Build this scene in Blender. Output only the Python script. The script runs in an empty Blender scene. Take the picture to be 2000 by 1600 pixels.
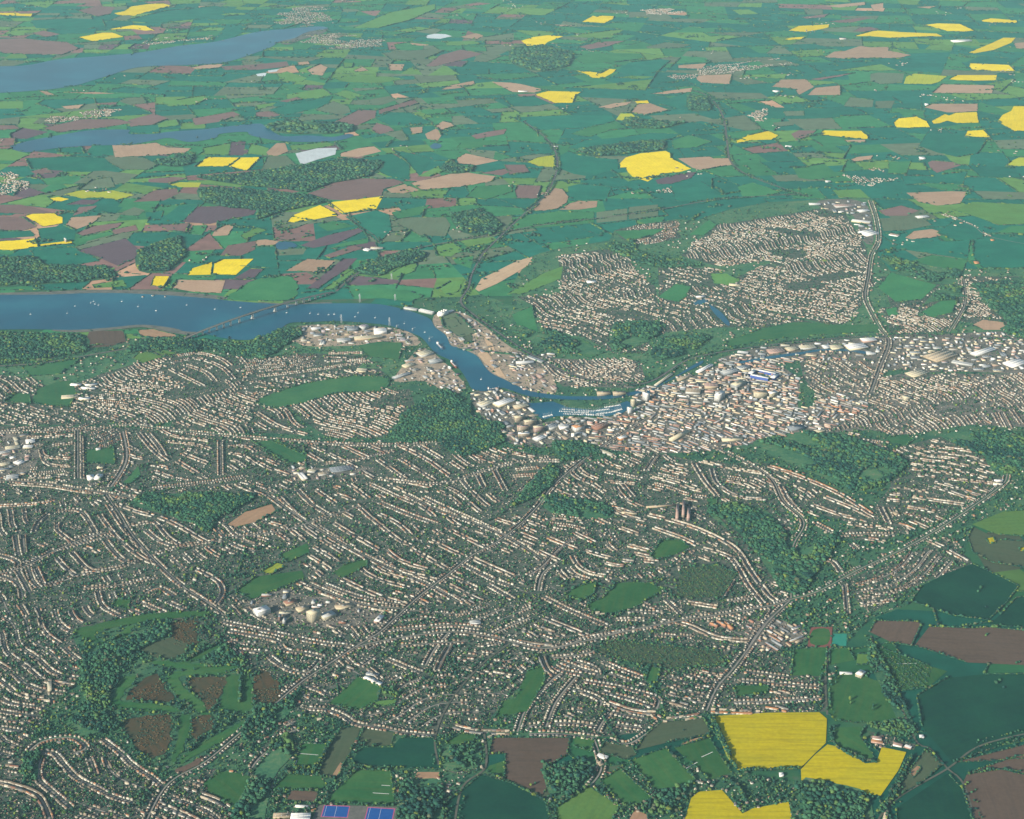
import bpy, math, random
import numpy as np
from mathutils import Vector

# ------------------------------------------------------------------ camera, sky, sun, exposure
CAM_H, PITCH, FPX = 3600.0, math.radians(22.06), 3264.4
SC = bpy.context.scene
C = SC.collection
cam_d = bpy.data.cameras.new("camera")
cam = bpy.data.objects.new("camera", cam_d)
C.objects.link(cam)
cam.location = (0, 0, CAM_H)
cam.rotation_euler = (math.pi / 2 - PITCH, 0, 0)
cam_d.sensor_width = 36.0
cam_d.lens = 36.0 * FPX / 2000.0
cam_d.clip_start, cam_d.clip_end = 5.0, 200000.0
SC.camera = cam

SUN_EL, SUN_AZ = math.radians(22), math.radians(226)   # azimuth clockwise from +Y: behind the camera, to its left
world = bpy.data.worlds.new("World")
SC.world = world
world.use_nodes = True
wn = world.node_tree
bg = wn.nodes["Background"]
sky = wn.nodes.new("ShaderNodeTexSky")
sky.sky_type = 'NISHITA'
sky.sun_disc = False
sky.sun_elevation = SUN_EL
sky.sun_rotation = SUN_AZ
sky.altitude = 100
wn.links.new(sky.outputs[0], bg.inputs[0])
bg.inputs[1].default_value = 0.075
sun_d = bpy.data.lights.new("sun", 'SUN')
sun_d.energy = 5.0
sun_d.angle = math.radians(0.5)
sun_d.color = (1.0, 0.90, 0.74)
sun = bpy.data.objects.new("sun", sun_d)
C.objects.link(sun)
sd = Vector((math.sin(SUN_AZ) * math.cos(SUN_EL), math.cos(SUN_AZ) * math.cos(SUN_EL), math.sin(SUN_EL)))
sun.rotation_euler = sd.to_track_quat('Z', 'Y').to_euler()
sun.location = (0, 0, 3000)
SC.view_settings.view_transform = 'Standard'
SC.view_settings.look = 'None'
SC.view_settings.gamma = 1.0
SC.view_settings.use_curve_mapping = False
SC.view_settings.exposure = 0.88
SC.render.engine = 'CYCLES'
HAZE_DENSITY = 0.98e-5
HAZE_COLOR = (0.48, 0.86, 1.0)

# ------------------------------------------------------------------ helpers
R = np.random.default_rng(11)
random.seed(5)
SD, CD = math.sin(PITCH), math.cos(PITCH)

def G(px, py, z=0.0):
    """a spot seen at a photograph pixel -> its place on the ground (or at height z)"""
    px, py = np.asarray(px, float), np.asarray(py, float)
    vx, vy = (px - 1000) / FPX, (800 - py) / FPX
    dy, dz = CD + SD * vy, -SD + CD * vy
    t = (z - CAM_H) / dz
    return np.stack([vx * t, dy * t], -1)

def PX(x, y, z=0.0):
    h = z - CAM_H
    d = y * CD - h * SD
    return 1000 + FPX * x / d, 800 - FPX * (y * SD + h * CD) / d

def pts(s, ext=True):
    a = np.array([[float(v) for v in p.split(',')] for p in s.split()])
    if ext:
        a[a[:, 0] <= 0, 0] -= 130
        a[a[:, 0] >= 2000, 0] += 130
        a[a[:, 1] >= 1600, 1] += 90
    return a

def gpts(s, z=0.0, ext=True):
    a = pts(s, ext)
    return G(a[:, 0], a[:, 1], z)

def smooth(P, n=5, closed=False):
    P = np.asarray(P, float)
    m = len(P)
    out = []
    rng = range(m if closed else m - 1)
    for i in rng:
        if closed:
            p0, p1, p2, p3 = P[i - 1], P[i], P[(i + 1) % m], P[(i + 2) % m]
        else:
            p0, p1, p2, p3 = P[max(i - 1, 0)], P[i], P[i + 1], P[min(i + 2, m - 1)]
        for k in range(n):
            t = k / n
            out.append(0.5 * ((2 * p1) + (-p0 + p2) * t + (2 * p0 - 5 * p1 + 4 * p2 - p3) * t * t + (-p0 + 3 * p1 - 3 * p2 + p3) * t ** 3))
    if not closed:
        out.append(P[-1])
    return np.array(out)

def resample(P, step):
    P = np.asarray(P, float)
    seg = np.linalg.norm(np.diff(P, axis=0), axis=1)
    s = np.concatenate([[0], np.cumsum(seg)])
    if s[-1] < 1e-6:
        return P[:1], np.array([[1.0, 0.0]])
    q = np.arange(step * 0.5, s[-1], step)
    x, y = np.interp(q, s, P[:, 0]), np.interp(q, s, P[:, 1])
    i = np.clip(np.searchsorted(s, q) - 1, 0, len(seg) - 1)
    d = np.diff(P, axis=0)[i] / np.maximum(seg[i], 1e-6)[:, None]
    return np.stack([x, y], 1), d

def build(name, V, F, mats, midx=None, fcol=None, parent=None, loc=None):
    """V (n,3); F a list of (k,m) index arrays; per-face colours in the order of F"""
    me = bpy.data.meshes.new(name)
    V = np.asarray(V, np.float32)
    F = [np.asarray(f, np.int32) for f in F if len(f)]
    loops = np.concatenate([f.ravel() for f in F])
    tot = np.concatenate([np.full(len(f), f.shape[1], np.int32) for f in F])
    start = np.concatenate([[0], np.cumsum(tot)[:-1]]).astype(np.int32)
    me.vertices.add(len(V)); me.vertices.foreach_set("co", V.ravel())
    me.loops.add(len(loops)); me.loops.foreach_set("vertex_index", loops)
    me.polygons.add(len(tot)); me.polygons.foreach_set("loop_start", start); me.polygons.foreach_set("loop_total", tot)
    for m in (mats if isinstance(mats, (list, tuple)) else [mats]):
        me.materials.append(m)
    if midx is not None:
        me.polygons.foreach_set("material_index", np.asarray(midx, np.int32))
    if fcol is not None:
        at = me.attributes.new("tint", 'FLOAT_COLOR', 'FACE')
        c = np.ones((len(tot), 4), np.float32); c[:, :3] = fcol
        at.data.foreach_set("color", c.ravel())
    me.update(calc_edges=True)
    me.validate(verbose=False)
    return obj(name, me, parent, loc)

def obj(name, me, parent=None, loc=None):
    o = bpy.data.objects.new(name, me)
    C.objects.link(o)
    if parent is not None:
        o.parent = parent
    if loc is not None:
        o.location = loc
    return o

def tag(o, label=None, cat=None, group=None, kind=None):
    if label: o["label"] = label
    if cat: o["category"] = cat
    if group: o["group"] = group
    if kind: o["kind"] = kind
    return o

def sheet(name, P, z, mat, kind="structure", origin=True):
    """a flat sheet; its own X axis runs along its longest edge"""
    P = np.asarray(P, float)
    a = 0.5 * np.sum(P[:, 0] * np.roll(P[:, 1], -1) - P[:, 1] * np.roll(P[:, 0], -1))
    if a < 0:
        P = P[::-1]
    c = P.mean(0)
    e = np.roll(P, -1, 0) - P; k = np.argmax(np.linalg.norm(e, axis=1)); th = math.atan2(e[k][1], e[k][0])
    if not origin: th = 0.0
    D = P - c; ca, sa = math.cos(-th), math.sin(-th)
    V = np.c_[D[:, 0] * ca - D[:, 1] * sa, D[:, 0] * sa + D[:, 1] * ca, np.zeros(len(P))]
    o = build(name, V, [np.arange(len(P))[None]], mat, loc=(c[0], c[1], z))
    o.rotation_euler = (0, 0, th)
    if kind: o["kind"] = kind
    return o

def ribbon_arrays(P, w, z, base):
    P = np.asarray(P, float)
    d = np.gradient(P, axis=0)
    d /= np.maximum(np.linalg.norm(d, axis=1), 1e-6)[:, None]
    n = np.stack([-d[:, 1], d[:, 0]], 1) * (w / 2)
    V = np.empty((2 * len(P), 3)); V[0::2, :2] = P + n; V[1::2, :2] = P - n; V[:, 2] = z
    i = base + 2 * np.arange(len(P) - 1)
    return V, np.stack([i, i + 1, i + 3, i + 2], 1)

# ------------------------------------------------------------------ materials
MATS = {}
def nmat(name):
    m = bpy.data.materials.new(name); m.use_nodes = True
    nt = m.node_tree
    b = nt.nodes["Principled BSDF"]
    b.inputs["Roughness"].default_value = 0.95
    b.inputs["Specular IOR Level"].default_value = 0.08
    MATS[name] = m
    return m, nt, b

def N(nt, t, **kw):
    n = nt.nodes.new(t)
    for k, v in kw.items():
        if k.startswith("i_"):
            n.inputs[k[2:].replace("_", " ")].default_value = v
        else:
            setattr(n, k, v)
    return n

def noise(nt, pos, scale, detail=4, rough=0.55):
    n = N(nt, "ShaderNodeTexNoise"); n.inputs["Scale"].default_value = scale
    n.inputs["Detail"].default_value = detail; n.inputs["Roughness"].default_value = rough
    nt.links.new(pos, n.inputs["Vector"])
    return n.outputs["Fac"]

def ramp(nt, fac, stops):
    r = N(nt, "ShaderNodeValToRGB")
    el = r.color_ramp.elements
    while len(el) < len(stops): el.new(0.5)
    for e, (p, c) in zip(el, stops):
        e.position = p; e.color = (*c, 1)
    nt.links.new(fac, r.inputs[0])
    return r.outputs[0]

def mix(nt, f, a, b, mode='MIX'):
    m = N(nt, "ShaderNodeMix", data_type='RGBA', blend_type=mode)
    for s, v in ((m.inputs[0], f), (m.inputs[6], a), (m.inputs[7], b)):
        if hasattr(v, "links") or hasattr(v, "is_linked"): nt.links.new(v, s)
        elif isinstance(v, (int, float)): s.default_value = v
        else: s.default_value = (*v, 1)
    return m.outputs[2]

def math_n(nt, op, a, b=None):
    m = N(nt, "ShaderNodeMath", operation=op)
    for s, v in ((m.inputs[0], a), (m.inputs[1], b)):
        if v is None: continue
        if isinstance(v, (int, float)): s.default_value = v
        else: nt.links.new(v, s)
    return m.outputs[0]

def crop_mat(name, col, var, patch=0.35, tram=0.25, period=26.0, spread=0.22):
    """a field: base colour, patches of a second colour, drill lines in a direction of the field's own"""
    m, nt, b = nmat(name)
    pos = N(nt, "ShaderNodeNewGeometry").outputs["Position"]
    rnd = N(nt, "ShaderNodeObjectInfo").outputs["Random"]
    n1 = noise(nt, pos, 0.005, 6, 0.68)
    n2 = noise(nt, pos, 0.06, 4, 0.6)
    fac = ramp(nt, n1, [(0.36, (0, 0, 0)), (0.68, (1, 1, 1))])
    c = mix(nt, math_n(nt, 'MULTIPLY', fac, patch), col, var)
    tc = N(nt, "ShaderNodeTexCoord").outputs["Object"]
    wv = N(nt, "ShaderNodeTexWave", wave_type='BANDS', bands_direction='Y')
    wv.inputs["Scale"].default_value = 0.314 / period
    wv.inputs["Distortion"].default_value = 1.2
    wv.inputs["Detail"].default_value = 2.0
    wv.inputs["Detail Scale"].default_value = 0.6
    nt.links.new(tc, wv.inputs["Vector"])
    mp = N(nt, "ShaderNodeMapping"); mp.inputs["Scale"].default_value = (0.0035, 0.045, 1)
    nt.links.new(tc, mp.inputs["Vector"])
    streak = noise(nt, mp.outputs[0], 1.0, 5, 0.65)
    c = mix(nt, math_n(nt, 'MULTIPLY', ramp(nt, streak, [(0.46, (0, 0, 0)), (0.70, (1, 1, 1))]), min(1.0, patch * 1.3)), c, var)
    line = ramp(nt, wv.outputs["Fac"], [(0.0, (1, 1, 1)), (0.28, (0, 0, 0))])
    lf = math_n(nt, 'MULTIPLY', math_n(nt, 'MULTIPLY', line, n1), tram)
    c = mix(nt, lf, c, var)
    v = math_n(nt, 'ADD', math_n(nt, 'MULTIPLY', rnd, spread), 1.0 - spread / 2)
    v = math_n(nt, 'MULTIPLY', v, math_n(nt, 'ADD', math_n(nt, 'ADD', math_n(nt, 'MULTIPLY', n2, 0.5), math_n(nt, 'MULTIPLY', n1, 1.0)), 0.25))
    hs = N(nt, "ShaderNodeHueSaturation")
    nt.links.new(c, hs.inputs["Color"]); nt.links.new(v, hs.inputs["Value"])
    nt.links.new(hs.outputs[0], b.inputs["Base Color"])
    return m

def tint_mat(name, amount=0.5, scale=0.25, rough=0.9, mul=1.0):
    m, nt, b = nmat(name)
    b.inputs["Roughness"].default_value = rough
    pos = N(nt, "ShaderNodeNewGeometry").outputs["Position"]
    at = N(nt, "ShaderNodeAttribute", attribute_name="tint")
    n = noise(nt, pos, scale, 3)
    hs = N(nt, "ShaderNodeHueSaturation")
    nt.links.new(at.outputs["Color"], hs.inputs["Color"])
    nt.links.new(math_n(nt, 'MULTIPLY', math_n(nt, 'ADD', math_n(nt, 'MULTIPLY', n, amount * 2), 1 - amount), mul), hs.inputs["Value"])
    nt.links.new(hs.outputs[0], b.inputs["Base Color"])
    return m

def plain_mat(name, col, var=None, scale=0.1, rough=0.9, spec=0.1, metallic=0.0):
    m, nt, b = nmat(name)
    b.inputs["Roughness"].default_value = rough
    b.inputs["Specular IOR Level"].default_value = spec
    b.inputs["Metallic"].default_value = metallic
    pos = N(nt, "ShaderNodeNewGeometry").outputs["Position"]
    n = noise(nt, pos, scale, 4)
    var = var or tuple(c * 0.7 for c in col)
    nt.links.new(ramp(nt, n, [(0.3, var), (0.7, col)]), b.inputs["Base Color"])
    return m

CROP = {
 'R': crop_mat("rapeseed in flower", (0.54, 0.435, 0.001), (0.20, 0.20, 0.010), 0.5, 0.3),
 'r': crop_mat("rapeseed coming into flower", (0.36, 0.38, 0.035), (0.12, 0.2, 0.03), 0.6, 0.4),
 'B': crop_mat("ploughed brown soil", (0.118, 0.078, 0.058), (0.076, 0.054, 0.044), 0.6, 0.25),
 'D': crop_mat("damp dark soil", (0.095, 0.062, 0.072), (0.06, 0.045, 0.05), 0.6, 0.25),
 'T': crop_mat("pale dry soil", (0.34, 0.20, 0.125), (0.22, 0.15, 0.09), 0.6, 0.3),
 'W': crop_mat("winter wheat", (0.004, 0.046, 0.033), (0.008, 0.060, 0.030), 0.5, 0.3),
 'G': crop_mat("mown grass", (0.020, 0.108, 0.036), (0.050, 0.108, 0.032), 0.7, 0.2, 18.0),
 'L': crop_mat("fresh pasture", (0.105, 0.195, 0.044), (0.062, 0.15, 0.044), 0.7, 0.2),
 'O': crop_mat("dull rough grass", (0.078, 0.096, 0.056), (0.045, 0.075, 0.042), 0.7, 0.25, 14.0),
 'P': crop_mat("white plastic crop cover", (0.55, 0.60, 0.62), (0.42, 0.48, 0.5), 0.4, 0.5, 12.0),
 'H': crop_mat("bracken and heather", (0.098, 0.060, 0.030), (0.028, 0.042, 0.026), 0.95, 0.0),
  'S': crop_mat("bare sand", (0.58, 0.40, 0.25), (0.40, 0.29, 0.19), 0.7, 0.2),
 'Gm': crop_mat("mown grass part brightened for haze", (0.026, 0.128, 0.056), (0.05, 0.12, 0.045), 0.7, 0.2, 18.0),  # mid-distance grass copies, colour partly brightened to paint in haze
 'Om': crop_mat("rough grass part brightened for haze", (0.095, 0.12, 0.075), (0.055, 0.095, 0.055), 0.7, 0.25, 14.0),
 # far fields: same crops and soils, distance haze painted in as brighter colour
 'Rf': crop_mat("flowering rapeseed brightened for haze", (0.78, 0.58, 0.004), (0.5, 0.42, 0.01), 0.35, 0.2),
 'rf': crop_mat("pale rapeseed brightened for haze", (0.46, 0.47, 0.03), (0.25, 0.32, 0.03), 0.6, 0.3),
 'Bf': crop_mat("reddish soil brightened for haze", (0.20, 0.118, 0.108), (0.14, 0.092, 0.088), 0.6, 0.2),
 'Df': crop_mat("mauve soil brightened for haze", (0.125, 0.078, 0.098), (0.085, 0.06, 0.075), 0.6, 0.2),
 'Tf': crop_mat("dry soil brightened for haze", (0.41, 0.265, 0.175), (0.30, 0.205, 0.14), 0.6, 0.2),
 'Wf': crop_mat("wheat brightened for haze", (0.010, 0.135, 0.095), (0.016, 0.15, 0.085), 0.5, 0.2),
 'Gf': crop_mat("mown grass brightened for haze", (0.035, 0.185, 0.075), (0.05, 0.17, 0.06), 0.6, 0.2),
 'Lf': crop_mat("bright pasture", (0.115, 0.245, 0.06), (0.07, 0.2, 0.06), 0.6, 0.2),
 'Of': crop_mat("rough grass brightened for haze", (0.125, 0.165, 0.10), (0.08, 0.13, 0.08), 0.6, 0.2),
}

def mottled(name, stops, scales=(0.02, 0.12), rough=0.95):
    m, nt, b = nmat(name)
    pos = N(nt, "ShaderNodeNewGeometry").outputs["Position"]
    a = noise(nt, pos, scales[0], 5, 0.65); c = noise(nt, pos, scales[1], 4, 0.7)
    f = math_n(nt, 'ADD', math_n(nt, 'MULTIPLY', a, 0.5), math_n(nt, 'MULTIPLY', c, 0.5))
    nt.links.new(ramp(nt, f, stops), b.inputs["Base Color"])
    return m

M_scrub = mottled("rough green ground", [(0.34, (0.014, 0.055, 0.040)), (0.46, (0.028, 0.100, 0.060)), (0.55, (0.055, 0.135, 0.066)), (0.66, (0.12, 0.155, 0.085))], (0.008, 0.09))
M_park = mottled("park and meadow", [(0.34, (0.022, 0.085, 0.052)), (0.45, (0.042, 0.135, 0.072)), (0.55, (0.075, 0.165, 0.08)), (0.66, (0.16, 0.18, 0.11))], (0.006, 0.05))
M_garden = mottled("gardens and yards", [(0.36, (0.018, 0.052, 0.038)), (0.45, (0.038, 0.078, 0.054)), (0.54, (0.088, 0.098, 0.082)), (0.64, (0.18, 0.17, 0.145))], (0.03, 0.16))
M_inner = mottled("inner town yards and paving", [(0.36, (0.030, 0.058, 0.046)), (0.45, (0.075, 0.090, 0.074)), (0.54, (0.15, 0.145, 0.128)), (0.64, (0.27, 0.25, 0.22))], (0.02, 0.14))
M_quay = mottled("sandy quays and stockyards", [(0.36, (0.14, 0.13, 0.11)), (0.5, (0.29, 0.235, 0.18)), (0.64, (0.50, 0.38, 0.26))], (0.008, 0.06))
M_yard = mottled("concrete and cinder yards", [(0.36, (0.055, 0.07, 0.06)), (0.5, (0.13, 0.125, 0.11)), (0.64, (0.27, 0.24, 0.20))], (0.012, 0.08))
M_field_far = tint_mat("patchwork farmland", 0.42, 0.010)
M_ground = mottled("open country", [(0.36, (0.012, 0.08, 0.05)), (0.5, (0.03, 0.11, 0.05)), (0.62, (0.09, 0.10, 0.07))], (0.0012, 0.006))
M_mud = plain_mat("tidal mud", (0.16, 0.15, 0.13), (0.08, 0.095, 0.09), 0.02)
M_asphalt = plain_mat("asphalt", (0.145, 0.14, 0.13), (0.09, 0.092, 0.086), 0.05)
M_street = plain_mat("residential street", (0.27, 0.25, 0.22), (0.17, 0.165, 0.15), 0.04)
M_lane = plain_mat("country lane", (0.12, 0.12, 0.10), (0.07, 0.08, 0.06), 0.03)
M_ballast = plain_mat("railway ballast", (0.10, 0.095, 0.09), (0.06, 0.06, 0.058), 0.1)
M_conc = plain_mat("concrete", (0.42, 0.40, 0.36), (0.33, 0.31, 0.28), 0.1)
M_tree = tint_mat("leaves", 0.45, 0.35)
M_wood = tint_mat("woodland canopy", 0.55, 0.12)
M_bark = plain_mat("bark", (0.09, 0.07, 0.05), (0.05, 0.04, 0.03), 0.5)
M_house = tint_mat("house walls and roofs", 0.25, 0.4, 0.9, 0.86)
M_bld = tint_mat("town buildings", 0.16, 0.15)
M_steel = plain_mat("galvanised steel", (0.5, 0.52, 0.53), (0.4, 0.42, 0.43), 0.3, 0.5, 0.3)
M_deck = plain_mat("weathered deck concrete", (0.2, 0.195, 0.18), (0.15, 0.148, 0.14), 0.2)
M_pier = plain_mat("pale pier concrete", (0.72, 0.70, 0.64), (0.6, 0.58, 0.53), 0.2)
M_pave = plain_mat("paving", (0.22, 0.21, 0.19), (0.17, 0.16, 0.15), 0.2)
M_white = plain_mat("white paint", (0.78, 0.78, 0.76), (0.66, 0.66, 0.64), 0.2, 0.5, 0.3)

m_, nt_, b_ = nmat("estuary water")
pos_ = N(nt_, "ShaderNodeNewGeometry").outputs["Position"]
nt_.links.new(ramp(nt_, noise(nt_, pos_, 0.0016, 4), [(0.32, (0.0, 0.050, 0.098)), (0.52, (0.0, 0.070, 0.125)), (0.68, (0.006, 0.108, 0.160))]), b_.inputs["Base Color"])
b_.inputs["Roughness"].default_value = 0.3
b_.inputs["Specular IOR Level"].default_value = 0.22
bu_ = N(nt_, "ShaderNodeBump"); bu_.inputs["Strength"].default_value = 0.25; bu_.inputs["Distance"].default_value = 0.6
nt_.links.new(noise(nt_, pos_, 0.05, 3), bu_.inputs["Height"]); nt_.links.new(bu_.outputs[0], b_.inputs["Normal"])
M_water = m_

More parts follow.
